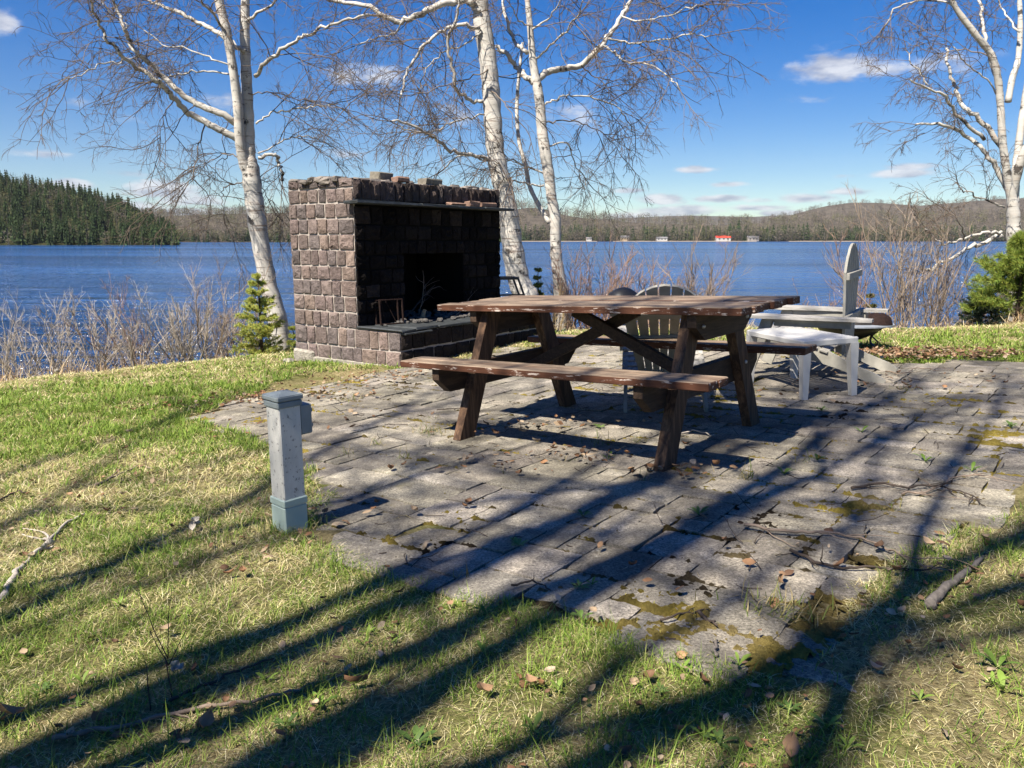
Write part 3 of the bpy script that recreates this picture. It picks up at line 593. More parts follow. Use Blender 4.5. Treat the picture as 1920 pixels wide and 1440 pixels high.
fire = thing('stone_fireplace', 'open outdoor fireplace of brown granite blocks blackened with soot, slate mantel and hearth', 'fireplace', (HX, HY, HZ), FYAW)
ms = MB()
OU0, OU1, OZ0, OZ1 = .70, 1.72, HH+.03, 1.06                 # the fire opening
def soot(u, z):                                                # real soot on the front stones, with the face's shade added in
    s = .965+.035*math.sin(u*9)*math.cos(z*7) if z < MH else .80-.45*(z-MH)/.25-.08*math.sin(u*5)
    return min(.99, max(0, s))
def stonecol(soot_shade):
    base = np.array(random.choice([(.245, .185, .155), (.215, .165, .145), (.27, .205, .165), (.19, .155, .14), (.23, .18, .155), (.175, .145, .13)]))*RNG.uniform(.72, 1.12)*np.array((.88, .90, .96))
    if soot_shade > .9 and RNG.random() < .2: soot_shade = RNG.uniform(.84, .95)
    return tuple(base*(1-soot_shade)+np.array((.006, .0055, .0055))*soot_shade)
def stone(o, A, B, N, a0, a1, b0, b1, soot_shade=0, dep=.022, rough=.006):
    """one block: rounded, rough face; o + a A + b B, outward N"""
    ca, cb, ha, hb = (a0+a1)/2, (b0+b1)/2, (a1-a0)/2, (b1-b0)/2; col = stonecol(soot_shade); V = []
    def ring(sc_, d, ch):
        r = min(ha, hb)*ch
        for (x_, y_) in ((-ha+r, -hb), (0, -hb), (ha-r, -hb), (ha, -hb+r), (ha, 0), (ha, hb-r), (ha-r, hb), (0, hb), (-ha+r, hb), (-ha, hb-r), (-ha, 0), (-ha, -hb+r)):
            V.append(o+A*(ca+x_*sc_+RNG.normal(0, .0028))+B*(cb+y_*sc_+RNG.normal(0, .0028))+N*(d+RNG.normal(0, rough*.35)))
    ring(1, -.03, .09); ring(1, dep*.5, .10); ring(.94, dep*.95, .15); ring(.5, dep*1.05+abs(RNG.normal(0, rough)), .5)
    V.append(o+A*ca+B*cb+N*(dep*1.1+abs(RNG.normal(0, rough))))
    Fc = [(k*12+j, k*12+(j+1) % 12, (k+1)*12+(j+1) % 12, (k+1)*12+j) for k in range(3) for j in range(12)]+[(36+j, 36+(j+1) % 12, 48) for j in range(12)]
    ms.add(V, Fc, col, 0)
CH = .149
def course_face(o, A, B, N, a_lo, a_hi, b_lo, b_hi, soot_shade_f, hole=None, wmin=.10, wmax=.19, rough=.006):
    z = b_lo; r = 0
    while z < b_hi-.05:
        h = CH*RNG.uniform(.92, 1.06); z1 = z+h
        if b_hi-z1 < .07: z1 = b_hi
        a = a_lo
        while a < a_hi-.03:
            w_ = RNG.uniform(wmin, wmax); a1 = a+w_
            if a_hi-a1 < .08: a1 = a_hi
            gz = RNG.uniform(.006, .010); ga = RNG.uniform(.005, .010)
            parts = [(a, a1)]
            if hole and z1 > hole[2]+.03 and z < hole[3]-.03:
                parts = []
                if a < hole[0]-.04: parts.append((a, min(a1, hole[0])))
                if a1 > hole[1]+.04: parts.append((max(a, hole[1]), a1))
            for (p0, p1) in parts:
                if p1-p0 > .04: stone(o, A, B, N, p0+ga, p1-ga, z+gz+RNG.uniform(0, .006), z1-gz, soot_shade_f((p0+p1)/2, (z+z1)/2), RNG.uniform(.006, .013), rough)
            a = a1
        z = z1; r += 1
U_, W_, Z_ = np.array((1., 0, 0)), np.array((0, 1., 0)), np.array((0, 0, 1.)); O0 = np.zeros(3)
light = lambda a, z: 0
course_face(O0, -W_, Z_, -U_, -SD, -HD, HH, TH, lambda a, z: max(0, .35*vnoise(a*3, z*3)-.1) if z > MH-.2 else 0, None, .10, .17)    # left side above hearth
course_face(O0, -W_, Z_, -U_, -SD, 0, .0, HH, light, None, .11, .2)                                                             # left side, base
course_face(O0, U_, Z_, -W_, 0, FL, .0, HH, lambda a, z: .80+.1*vnoise(a*4, z*4), None, .12, .24, .010)                           # hearth front, its grazing shade darkened into the block colour
course_face(O0+U_*FL, W_, Z_, U_, 0, HD, .0, HH, lambda a, z: .4)                                                               # hearth right end
course_face(O0+W_*HD, U_, Z_, -W_, 0, FB, HH, MH-.01, soot, (OU0, OU1, OZ0-.2, OZ1), .12, .24, .012)                              # front under mantel
course_face(O0+W_*HD, U_, Z_, -W_, 0, FB, MH+.04, TH-.01, soot, None, .09, .17, .012)                                             # front above mantel
course_face(O0+U_*FB, W_, Z_, U_, HD, SD, .0, TH, lambda a, z: .35)                                                             # right side
course_face(O0+W_*SD, -U_, Z_, W_, -FB, 0, .0, TH, light)                                                                      # back
# mortar core around the fire opening, soot and shade both in its near-black
mo = (.37, .33, .295); ms_ = (.006, .0055, .005)
def core(u0, u1, w0, w1, z0, z1, col): ms.box(((u0+u1)/2, (w0+w1)/2, (z0+z1)/2), (u1-u0, w1-w0, z1-z0), None, 0, col, 1)
core(.004, OU0-.03, HD+.03, SD-.004, 0, TH-.03, mo); core(OU0-.03, OU0, HD+.03, SD-.004, 0, TH-.03, ms_); core(OU1, OU1+.03, HD+.03, SD-.004, 0, TH-.03, ms_); core(OU1+.03, FB-.004, HD+.03, SD-.004, 0, TH-.03, mo); core(OU0, OU1, HD+.03, SD-.004, OZ1, TH-.031, ms_); core(OU0, OU1, SD-.2, SD-.005, 0, OZ1, ms_); core(OU0, OU1, HD+.03, SD-.2, 0, HH+.005, ms_)
core(.02, OU0-.001, HD+.004, HD+.03, HH, MH, ms_); core(.02, OU0-.001, HD+.004, HD+.03, MH+.001, TH-.03, (.12, .11, .10)); core(.004, .019, HD+.004, HD+.03, HH, TH-.03, mo); core(OU1+.001, FB-.004, HD+.004, HD+.03, HH, TH-.03, ms_); core(OU0, OU1, HD+.004, HD+.03, OZ1, TH-.031, ms_)
core(.005, FL-.005, .005, HD+.028, -.1, HH-.004, mo)
for k in range(46):                                            # rough lumps of mortar along the broken top
    u = RNG.uniform(.05, FB-.05); w_ = RNG.uniform(HD+.08, SD-.06) if k > 20 else RNG.uniform(HD+.05, HD+.12)
    if k > 36: u = RNG.uniform(0, .1)
    ms.box((u, w_, TH-.03+RNG.uniform(0, .025)), (RNG.uniform(.06, .2), RNG.uniform(.06, .16), RNG.uniform(.03, .06)), None, .015, tuple(np.array(mo)*RNG.uniform(.3, .65)), 1, .008)
ms.build('masonry', [GRAN, MORT], fire, False, True)
mb = MB(); mb.box((.46, .66, -.08), (.96, SD-.3, .2), None, .02, jit=.012); mb.box((.02, SD-.14, .02), (.12, .3, .12), None, .02, jit=.01); mb.build('foundation', CONC, fire)
mb = MB(); u = -.10
for k, L in enumerate((.94, .62, .50, .60)): mb.box((u+L/2, HD-.055, MH+.017+.002*(k % 2)), (L-.004, .19, .03), None, .006, jit=.003); u += L
mb.build('mantel_shelf', SLATE, fire)
mb = MB(); u = -.02; slab = [(.22, .0), (.34, .01), (.55, -.005), (.42, .0), (.5, .006), (.55, 0)]
for k, (L, dz) in enumerate(slab): mb.box((u+L/2, HD/2-.02, HH+.014+dz*.5), (L-.008, HD+.03+RNG.uniform(-.02, .03), .026), None, .007, jit=.006); u += L
mb.box((.21, -.01, HH-.012), (.40, .1, .016), None, .004, jit=.002); mb.build('hearth_slab', SLATE, fire)
FM = Matrix.Translation((HX, HY, HZ)) @ Matrix.Rotation(FYAW, 4, 'Z')
def fpt(u, w_, z): return FM @ Vector((u, w_, z))
BRK = simple('weathered_brick', (.20, .13, .10), .9, .4, 30, .6, .2, 0, .008); GSTN = simple('grey_green_stone', (.17, .155, .125), .9, .3, 30, .6, .2, 0, .01)
def loose(name, u, w_, z, size, rot, mat, label, cat, tilt=0):
    mb = MB(); mb.box((0, 0, size[2]/2), size, None, .009, jit=.006); o = mb.build(name, mat); o.location = fpt(u, w_, z); o.rotation_euler = (tilt, 0, FYAW+rot); return tag(o, label, cat)
loose('loose_block', .72, .85, TH+.02, (.24, .13, .085), .1, GSTN, 'loose grey stone block lying on top of the fireplace', 'stone', .05)
loose('loose_block', .80, .66, TH-.005, (.17, .12, .055), -.2, BRK, 'low brown stone in front of the grey block on top of the fireplace', 'stone')
loose('loose_block', 1.28, .66, TH-.01, (.30, .12, .07), .05, GSTN, 'flat dark stone on the fireplace top right of the grey block', 'stone')
for (u, L, h, lab) in ((1.50, .25, .03, 'flat brick fragment on the mantel, leftmost of three'), (1.80, .20, .055, 'rust red brick on the mantel, middle of three'), (2.08, .28, .05, 'broken tile on the mantel, rightmost of three')):
    loose('brick_fragment', u, HD-.075, MH+.036, (L, .09, h), RNG.normal(0, .08), BRK, lab, 'brick')
RUST = simple('rusty_iron', (.016, .008, .0065), .85, .5, 40, .5, .2, 0); SOOTI = simple('sooty_iron', (.02, .018, .017), .7, .4, 40, .3, .4, .3); BLK = simple('black_painted_metal', (.012, .013, .015), .42, .3, 30, .15, .5)
mb = MB(); s = .25                                             # rusty grate box leaning on the hearth
for a in (0, 1):
    for q in (0, 1): mb.beam((-s/2+a*s, .1*q, 0), (-s/2+a*s, .1*q, s*1.02), .02, .012, (0, 1, 0), .002); 
    mb.beam((-s/2, .1*a, .01), (s/2, .1*a, .01), .02, .012, (0, 1, 0), .002); mb.beam((-s/2, .1*a, s), (s/2, .1*a, s), .02, .012, (0, 1, 0), .002)
for k in range(2): mb.tube([(-s/2+s*(k+.5)/2, .02, .01), (-s/2+s*(k+.5)/5, .02, s)], .004, 6)
o = mb.build('fire_grate', RUST); o.location = fpt(.30, .37, HH+.03); o.rotation_euler = (-.1, 0, FYAW-.35); tag(o, 'square rusty iron grate box standing on the hearth slab against the left pillar', 'grate')
ASH = simple('grey_ash', (.10, .095, .09), .95, .4, 40, .8, .1, 0, .02); STICK = simple('weathered_twig_bark', (.20, .155, .12), .9, .35, 30, .4); STICKD = simple('dark_twig_bark', (.055, .042, .034), .9, .35, 30, .4)
mb = MB()
for k in range(150):
    u = RNG.normal(1.2, .36); w_ = RNG.uniform(.18, 1.1) if OU0+.05 < u < OU1-.05 else RNG.uniform(.25, .5); q = RNG.uniform(.012, .05)
    mb.box((u, w_, HH+.03+q*.3), (q*1.6, q, q*.8), np.array(Matrix.Rotation(RNG.uniform(0, 3), 3, 'Z')), q*.25, jit=q*.1)
o = mb.build('ash_rubble', ASH); o.matrix_world = FM; tag(o, 'grey ash and small rubble lying in the fireplace opening', 'rubble', None, 'stuff')
def stickpath(p0, d, L, n=7, wob=.12, droop=0):
    P = [np.array(p0, float)]; d = nrm(np.array(d, float))
    for k in range(n): d = nrm(d+RNG.normal(0, wob, 3)+np.array((0, 0, -droop))); P.append(P[-1]+d*L/n)
    return np.array(P)
def branchmesh(mb, P, r, kids=4, kl=.4, flat=None):
    mb.tube(P, np.linspace(r, r*.35, len(P)), 6); L = np.linalg.norm(np.diff(P, axis=0), axis=1).sum()
    for k in range(kids):
        i = RNG.integers(1, len(P)-1); d = nrm(P[i+1]-P[i]); s = RNG.normal(0, 1, 3); 
        if flat is not None: s[2] = abs(s[2])*flat
        Q_ = stickpath(P[i], d+nrm(s)*.8, L*kl*RNG.uniform(.5, 1.1), 5, .2)
        if flat is not None: Q_[:, 2] = np.maximum(Q_[:, 2], P[i][2]-.004)
        mb.tube(Q_, np.linspace(r*.5, r*.15, len(Q_)), 4)
for (u, w_, d, L, r, lab) in ((1.15, .75, (.25, -.1, 1), .5, .006, 'forked pale twig standing up in the dark fire opening'), (1.45, .4, (1, -.3, .05), .75, .006, 'long thin twig lying along the hearth behind the table end'), (1.3, .35, (1, .35, .12), .6, .005, 'second thin twig crossing the hearth twigs'), (1.0, .8, (.9, .1, .45), .55, .012, 'charred stick leaning inside the fire opening')):
    mb = MB(); branchmesh(mb, stickpath((0, 0, 0), d, L), r, 5, .5); o = mb.build('twig', STICK if 'pale' in lab or 'thin' in lab else STICKD); o.location = fpt(u, w_, HH+.045); o.rotation_euler.z = FYAW; tag(o, lab, 'twig')
mb = MB(); mb.box((0, 0, .05), (.07, .03, .1), None, .006, jit=.01); o = mb.build('wood_scrap', simple('split_wood', (.42, .29, .17), .85, .2, 20)); o.location = fpt(.93, .52, HH+.03); o.rotation_euler = (.3, .2, FYAW+.4); tag(o, 'pale tan split wood scrap in the fireplace opening', 'wood')
for (du, dw, s) in ((-.08, SD+.03, .09), (-.14, SD-.05, .07)):
    mb = MB(); mb.box((0, 0, s*.25), (s*1.4, s, s*.7), None, s*.25, jit=s*.12); o = mb.build('stone', CONC); p = fpt(du, dw, 0); o.location = (p.x, p.y, float(surf(p.x, p.y))); o.rotation_euler.z = dw
    tag(o, 'pale stone at the left foot of the fireplace, '+('nearer the wall' if s > .08 else 'out on the grass'), 'stone')

# ------------------------------------------------------------------ picnic table
TX, TY, TYAW, TL, TW, TBO, TBW, LX, FY, BL, BH = .5523, 4.4686, -.6693, 1.893, .7375, .5022, .2044, .6363, .5259, 1.89, .458
nv = nrm(np.array((-PA, -PB, 1.))); ux = np.array((math.cos(TYAW), math.sin(TYAW), 0)); ux[2] = PA*ux[0]+PB*ux[1]; ux = nrm(ux); uy = np.cross(nv, ux)
def woodmat(name, worn, paint, flake=.5, wornup=True, grain=(2.2, 26, 26)):
    m, nt, b = newmat(name, .75, .25); v = scaled(nt, (1, 1, 1)); gv = scaled(nt, grain)
    g = noise(nt, 1.6, 6, .7, gv, .6); worncol = ramp(nt, g, [(.33, [x*.30 for x in worn]), (.5, worn), (.72, [min(1, x*1.45) for x in worn])])
    pv = mixc(nt, ramp(nt, noise(nt, 5, 4, .6, gv), [(.3, 0.0), (.7, 1.0)]), [x*.65 for x in paint], [x*1.2 for x in paint])
    fl = ramp(nt, noise(nt, 1, 5, .72, scaled(nt, (9, 38, 60))), [(.60-.04*flake, 0.0), (.63-.04*flake, 1.0)])
    side = mixc(nt, fl, pv, (.45, .38, .33))
    geo = nd(nt, 'ShaderNodeTexCoord'); sp_ = nd(nt, 'ShaderNodeSeparateXYZ', {0: geo.outputs['Normal']})
    up = ramp(nt, sp_.outputs[2], [(.45, 0.0), (.6, 1.0)])
    rem = ramp(nt, noise(nt, 1.2, 5, .7, scaled(nt, (1.6, 9, 9))), [(.45, 0.0), (.65, .5)])
    top = mixc(nt, rem, worncol, pv)
    setc(nt, b, mixc(nt, up, side, top) if wornup else mixc(nt, ramp(nt, g, [(.45, 0.0), (.7, .55)]), pv, worn))
    bump(nt, b, g, .45, .004); return m
WTOP = woodmat('weathered_brown_paint', (.235, .18, .13), (.088, .036, .02), .6)
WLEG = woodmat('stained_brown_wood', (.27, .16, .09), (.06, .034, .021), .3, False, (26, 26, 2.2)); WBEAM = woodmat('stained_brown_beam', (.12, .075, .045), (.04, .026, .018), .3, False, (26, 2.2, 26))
ZINC = simple('galvanised_bolt', (.45, .44, .42), .45, .2, 50, 0, .5, .9)
table = thing('picnic_table', 'weathered brown wooden picnic table with attached benches and flaking red brown paint', 'picnic table')
table.matrix_world = Matrix(((ux[0], uy[0], nv[0], TX), (ux[1], uy[1], nv[1], TY), (ux[2], uy[2], nv[2], PC+PA*TX+PB*TY), (0, 0, 0, 1)))
T = .75; nb = 6; bw = TW/nb; mb = MB()
for k in range(nb):
    e = [(0, 0), (-.06, .012), (-.05, -.008), (-.01, .01), (-.03, -.012), (0, .012)][k]; l = TL+e[0]+e[1] if k else TL; mb.box(((e[1]-e[0])/2, -TW/2+bw*(k+.5), T-.019+.001*(k % 2)), (l, bw-.007, .038), None, .004, jit=.0015)
mb.build('tabletop', WTOP, table)
for s in (-1, 1):
    mb = MB(); y0 = s*TBO
    for k in range(2): mb.box((.004*(k-.5), s*(TBO+TBW*(k+.5)/2), BH-.019), (BL-.01*k, TBW/2-.006, .038), None, .004, jit=.0015)
    mb.build('bench_seat', WTOP, table)
for sx in (-1, 1):
    px_ = sx*LX
    for sy in (-1, 1):
        mb = MB(); mb.prism([(px_-.027, sy*FY-.068, 0.004), (px_-.027, sy*FY+.058, .004), (px_-.027, sy*.225+.058, T-.039), (px_-.027, sy*.225-.058, T-.039)], (1, 0, 0), .054)
        mb.build('leg', WLEG, table)
    px2 = px_-.053
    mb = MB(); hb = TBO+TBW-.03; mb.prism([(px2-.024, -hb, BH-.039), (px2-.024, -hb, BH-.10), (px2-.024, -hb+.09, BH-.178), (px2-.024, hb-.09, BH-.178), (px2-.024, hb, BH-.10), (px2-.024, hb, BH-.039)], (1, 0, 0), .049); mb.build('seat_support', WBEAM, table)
    px3 = px_+sx*.051; mb = MB(); hb = TW/2-.03
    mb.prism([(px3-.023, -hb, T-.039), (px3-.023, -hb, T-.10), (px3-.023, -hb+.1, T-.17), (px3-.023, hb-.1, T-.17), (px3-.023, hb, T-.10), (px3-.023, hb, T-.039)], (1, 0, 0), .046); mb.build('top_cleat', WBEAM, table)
    for sy in (-1, 1):
        for (z, xx_) in ((T-.10, px3+sx*.026), (BH-.11, px2-.026), (BH-.07, px_+.028)):
            yy_ = sy*(.225+(FY-.225)*(T-z)/T); mb = MB(); mb.lathe([(.0, .008), (.008, .007), (.011, 0), (.011, -.003)], (xx_, yy_, z), 8, [(0, 0, 1 if xx_ > px_ else -1), (0, 1, 0), (1, 0, 0)]); mb.build('bolt', ZINC, table, True)
for sx, yo in ((-1, .03), (1, -.03)):
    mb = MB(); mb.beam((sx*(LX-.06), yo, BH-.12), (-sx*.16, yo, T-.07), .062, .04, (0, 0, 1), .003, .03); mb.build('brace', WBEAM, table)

# ------------------------------------------------------------------ grey electrical post
g = gp(545, 990); gz = float(surf(g[0], g[1]))
m, nt, b = newmat('speckled_grey_post', .5, .4); v = scaled(nt, (1, 1, 1))
c = ramp(nt, noise(nt, 14, 5, .7, scaled(nt, (1, 1, .3))), [(.3, (.46, .455, .43)), (.7, (.64, .63, .59))])
c = mixc(nt, ramp(nt, noise(nt, 75, 3, .6, v), [(.60, 0.0), (.66, .8)]), c, (.16, .15, .14)); c = mixc(nt, ramp(nt, noise(nt, 9, 4, .65, scaled(nt, (1, 1, .25))), [(.55, 0.0), (.75, .6)]), c, (.22, .21, .19)); setc(nt, b, c); POSTM = m
SAGE = simple('sage_plastic', (.36, .45, .41), .5, .08, 8, .1); SLG = simple('slate_grey_plastic', (.20, .235, .25), .45, .12, 20, .1); BOXG = simple('grey_outlet_box', (.24, .26, .26), .5, .1, 20, .1)
post = thing('electrical_post', 'short square speckled grey post with flat cap and outlet box standing in the grass', 'post', (g[0], g[1], gz-.012), math.radians(47)); post.rotation_euler = (.012, -.018, math.radians(47))
mb = MB(); mb.box((0, 0, .27), (.094, .094, .54), None, .004); mb.build('post_shaft', POSTM, post)
mb = MB(); mb.box((0, 0, .06), (.101, .101, .12), None, .004); mb.box((0, 0, .137), (.106, .106, .03), None, .004); mb.build('base_sleeve', SAGE, post)
mb = MB(); mb.box((0, 0, .529), (.106, .106, .024), None, .003); mb.box((0, 0, .553), (.114, .114, .02), None, .004)
mb.add([(-.055, -.055, .5632), (.055, -.055, .5632), (.055, .055, .5632), (-.055, .055, .5632), (0, 0, .578)], [(0, 1, 4), (1, 2, 4), (2, 3, 4), (3, 0, 4)]); mb.build('post_cap', SLG, post)
mb = MB(); mb.box((.075, 0, .455), (.054, .08, .12), None, .005); ob = mb.build('outlet_box', BOXG, post)
for z in (.425, .485): mb = MB(); mb.box((.106, -.02, z), (.009, .022, .014), None, .002); mb.build('hinge', SLG, ob)
mb = MB(); mb.lathe([(0, .004), (.006, .003), (.008, 0)], (.0472, -.032, .50), 8, [(0, 0, 1), (0, 1, 0), (1, 0, 0)]); mb.build('screw', BLK, post)

# ------------------------------------------------------------------ adirondack chairs
CHW = simple('weathered_grey_paint', (.30, .29, .255), .75, .22, 9, .35, .25); CHD = simple('weathered_grey_brown_paint', (.27, .245, .22), .75, .25, 9, .35, .25)
m, nt, b = newmat('bleached_board', .8, .2); gvv = scaled(nt, (30, 4, 30)); setc(nt, b, ramp(nt, noise(nt, 1.5, 5, .7, gvv), [(.3, (.17, .165, .15)), (.5, (.31, .30, .28)), (.7, (.46, .45, .425))])); CHARM = m
def adirondack(loc, face, label, backtilt, seat_h=.34, backlen=.66, bw0=.30, bw1=.46, nsl=7, armh=.50, M=None, sled=True, fleg=.0):
    """local: +y is the way the sitter looks; origin under the rear of the seat"""
    M = M or {}; A = M.get('body', CHW); by_ = M.get('by', .04)
    r = thing('adirondack_chair', label, 'chair', loc, 0); r.rotation_euler = (math.atan(PB), -math.atan(PA), -math.radians(face))
    hw = .25; fy_ = .50; rr = M.get('rr', -.36)
    for s in (-1, 1):                                           # side boards run from the seat front down to the rear foot
        x0 = s*hw-.011
        top = [(x0, fy_, seat_h), (x0, .25, seat_h-.03), (x0, .0, seat_h-.11), (x0, -.18, seat_h-.20), (x0, rr+.06, .07), (x0, rr, .03)]
        bot = [(x0, rr+.01, .0), (x0, rr+.10, .0), (x0, -.1, .085), (x0, .1, seat_h-.19), (x0, .3, seat_h-.135), (x0, fy_, seat_h-.12)]
        mb = MB(); mb.prism(top+bot, (1, 0, 0), .022); mb.build('side_board', A, r)
        mb = MB(); xl = s*(hw+.013); mb.beam((xl, fy_-.06+fleg, 0), (xl, fy_-.06, armh), .09, .024, (0, 1, 0), .003); mb.build('front_leg', A, r)
        mb = MB(); xa = s*(hw+.045); pts = [(-.02, -.30), (-.055, -.18), (-.06, .1), (-.075, .35), (-.08, .50), (-.05, .575), (.03, .585), (.07, .53), (.07, .3), (.055, .0), (.045, -.3)]
        mb.prism([(xa-s*px_*(-1), py_, armh+.002-.02*(py_ < -.1)*0) for px_, py_ in (pts if s > 0 else pts[::-1])], (0, 0, 1), .022); mb.build('arm', CHARM, r)
        mb = MB(); mb.beam((s*(hw+.012), by_-.06, armh-.032), (s*(hw+.012), fy_-.10, armh-.032), .058, .02, (0, 0, 1), .004); mb.build('arm_rail', A, r)
        mb = MB(); mb.prism([(s*(hw+.026), fy_-.09, armh), (s*(hw+.026), fy_-.03, armh), (s*(hw+.026), fy_-.045, armh-.16), (s*(hw+.026), fy_-.07, armh-.16)], (s, 0, 0), .022); mb.build('arm_bracket', A, r)
    for k in range(7):
        t = k/6; y_ = fy_-.03-t*.44; z_ = seat_h+.012-.03*min(1, t*2)*.8-max(0, t-.35)*.155
        mb = MB(); mb.box((0, y_, z_), (2*hw+.05, .062, .018), np.array(Matrix.Rotation(.06+.22*min(1, t*1.6), 3, 'X')), .003); mb.build('seat_slat', CHARM if k < 7 else A, r)
    # back: a fan of slats with an arched top
    ct, st_ = math.cos(backtilt), math.sin(backtilt); by0, bz0 = by_, seat_h-.17
    def bp(x, l, off=0): return (x, by0-l*st_-off*ct, bz0+l*ct-off*st_)
    for k in range(nsl):
        a = (k-(nsl-1)/2)/(nsl/2); g_ = .005
        xl0, xr0 = (k-nsl/2)*bw0/nsl+g_/2, (k+1-nsl/2)*bw0/nsl-g_/2; xl1, xr1 = (k-nsl/2)*bw1/nsl+g_, (k+1-nsl/2)*bw1/nsl-g_
        hL_, hR_ = [backlen+.17-.20*(abs((k+q-nsl/2)/(nsl/2)))**2.2 for q in (0, 1)]
        mb = MB(); mb.prism([bp(xl0, 0), bp(xr0, 0), bp(xr1, hR_), bp((xl1+xr1)/2, (hL_+hR_)/2+.006), bp(xl1, hL_)], (0, ct, st_), .018); mb.build('back_slat', A, r)
    for l, wd in ((.06, bw0+.02), (armh-bz0+.0, bw0+.22), (backlen-.06, bw1-.02)):
        mb = MB(); c = bp(0, l/ (ct if l == armh-bz0 else 1), .012); mb.box(c, (wd, .024, .05), np.array(Matrix.Rotation(backtilt, 3, 'X')), .003); mb.build('back_rail', A, r)
    return r
g = gp(1262, 773); adirondack((g[0]+.005, g[1]+.33, PC+PA*g[0]+PB*(g[1]+.33)+.0), 9, 'grey adirondack chair seen from behind, its rounded slatted back above the picnic table', .70, .33, .66, .31, .53, 7, .46)
g = gp(1650, 716); adirondack((g[0]-.16, g[1]+.41, PC+PA*(g[0]-.16)+PB*(g[1]+.41)), -56, 'grey adirondack chair seen side on at the patio edge, facing left', .0, .33, .66, .30, .46, 6, .45, {'by': -.09, 'rr': -.40}, True, .16)
# black lid on the near chair's arm
LIDM = BLK; o_ = at(1173, 569, 5.72); mb = MB()
mb.lathe([(.0, .075), (.05, .070), (.09, .055), (.118, .02), (.13, -.02), (.133, -.05), (.125, -.052), (.112, .0), (.09, .03), (.0, .05)], (0, 0, 0), 40)
o = mb.build('kettle_lid', LIDM, None, True); o.location = o_; o.rotation_euler = (math.radians(62), math.radians(-8), math.radians(24)); tag(o, 'round black lid propped up beside the left arm of the chair behind the table', 'lid')

# ------------------------------------------------------------------ white resin table
RES = simple('white_resin', (.47, .47, .455), .45, .05, 14, .1, .4)
corn = [np.array(gp(*q)) for q in ((1516, 748), (1584, 734), (1480, 717), (1418, 716))]
c0 = sum(corn)/4; e1 = nrm((corn[1]-corn[0]+corn[2]-corn[3])*np.array((1, 1, 0))); ang = math.atan2(e1[1], e1[0])
rt = thing('side_table', 'small white resin side table with slatted top at the end of the far bench', 'side table', (c0[0], c0[1], c0[2]), 0); rt.rotation_euler = (PB, -PA, ang)
la = np.linalg.norm(corn[1]-corn[0])*.98; lb = np.linalg.norm(corn[3]-corn[0])*.98; TH_ = .385
mb = MB(); ns = 9
for k in range(ns): mb.box((-la/2+la*(k+.5)/ns, 0, TH_), (la/ns-.009, lb-.05, .012), None, .003)
for s in (-1, 1): mb.box((0, s*(lb/2), TH_-.016), (la+.04, .03, .046), None, .008); mb.box((s*(la/2), 0, TH_-.0165), (.03, lb-.03, .044), None, .008)
mb.build('slatted_top', RES, rt)
for sx in (-1, 1):
    for sy in (-1, 1):
        mb = MB(); x0, y0 = sx*la/2, sy*lb/2; t_ = .03; b_ = .019
        V = [(x0-sx*.004+dx*b_, y0-sy*.004+dy*b_, 0) for dx, dy in ((-1, -1), (1, -1), (1, 1), (-1, 1))]+[(x0-sx*.012+dx*t_, y0-sy*.012+dy*t_, TH_-.03) for dx, dy in ((-1, -1), (1, -1), (1, 1), (-1, 1))]
        mb.add(V, [(3, 2, 1, 0), (4, 5, 6, 7)]+[(i, (i+1) % 4, 4+(i+1) % 4, 4+i) for i in range(4)]); mb.build('leg', RES, rt)

# ------------------------------------------------------------------ fire pit with its spark screen
g = gp(1588, 652); PX_, PY_ = g[0], g[1]; pit = thing('fire_pit', 'round black iron fire pit bowl on scroll legs behind the side-on chair', 'fire pit', (PX_, PY_, float(surf(PX_, PY_))), .4)
RIM = simple('bluish_grey_rim', (.26, .29, .33), .5, .2, 20, .1, .4, .2)
mb = MB(); mb.lathe([(.0, .12), (.12, .13), (.24, .19), (.31, .262), (.315, .262), (.25, .18), (.12, .115), (0, .105)], n=36); mb.build('bowl', BLK, pit, True)
mb = MB(); mb.lathe([(.29, .268), (.39, .262), (.39, .25), (.29, .256), (.29, .268)], n=40); mb.build('rim', RIM, pit)
for k in range(4):
    a = k*math.pi/2+.5; ca, sa = math.cos(a), math.sin(a); ts = np.linspace(0, 1, 12); mb = MB()
    rr_ = .33-.13*np.sin(ts*math.pi*.9)+.06*(ts > .85)*(ts-.85)/.15; zz_ = .25*(1-ts)+.006
    mb.tube([(r_*ca, r_*sa, z_) for r_, z_ in zip(rr_, zz_)], .011, 6); mb.tube([(.2*ca, .2*sa, .16), (.27*ca, .27*sa, .1), (.24*ca, .24*sa, .05), (.2*ca, .2*sa, .09)], .008, 6); mb.build('leg', BLK, pit)
scr = thing('spark_screen', 'low black spark screen dome with a ring handle lying on the fire pit', 'fire screen', (PX_, PY_, float(surf(PX_, PY_))+.268), .2)
mb = MB(); mb.lathe([(.285, 0), (.27, .03), (.2, .075), (.1, .105), (0, .115), (0, .11), (.1, .1), (.2, .07), (.265, .026), (.28, 0)], n=30); mb.build('dome', SOOTI, scr, True)
mb = MB(); th = np.linspace(0, 2*math.pi, 25); mb.tube([(-.03+.042*math.sin(t), 0, .175-.042*math.cos(t)) for t in th], .007, 6, False); mb.tube([(-.03, 0, .11), (-.03, 0, .134)], .008, 6); mb.build('ring_handle', RUST, scr, True)
g2 = (PX_+.16, PY_-.02); mb = MB(); mb.lathe([(.0, .10), (.06, .095), (.11, .06), (.13, 0)], n=20); o = mb.build('rusty_pan', RUST, None, True); o.location = (PX_+.19, PY_-.17, float(surf(PX_, PY_))+.268); tag(o, 'upturned rust brown pan on the right side of the fire pit rim', 'pan')
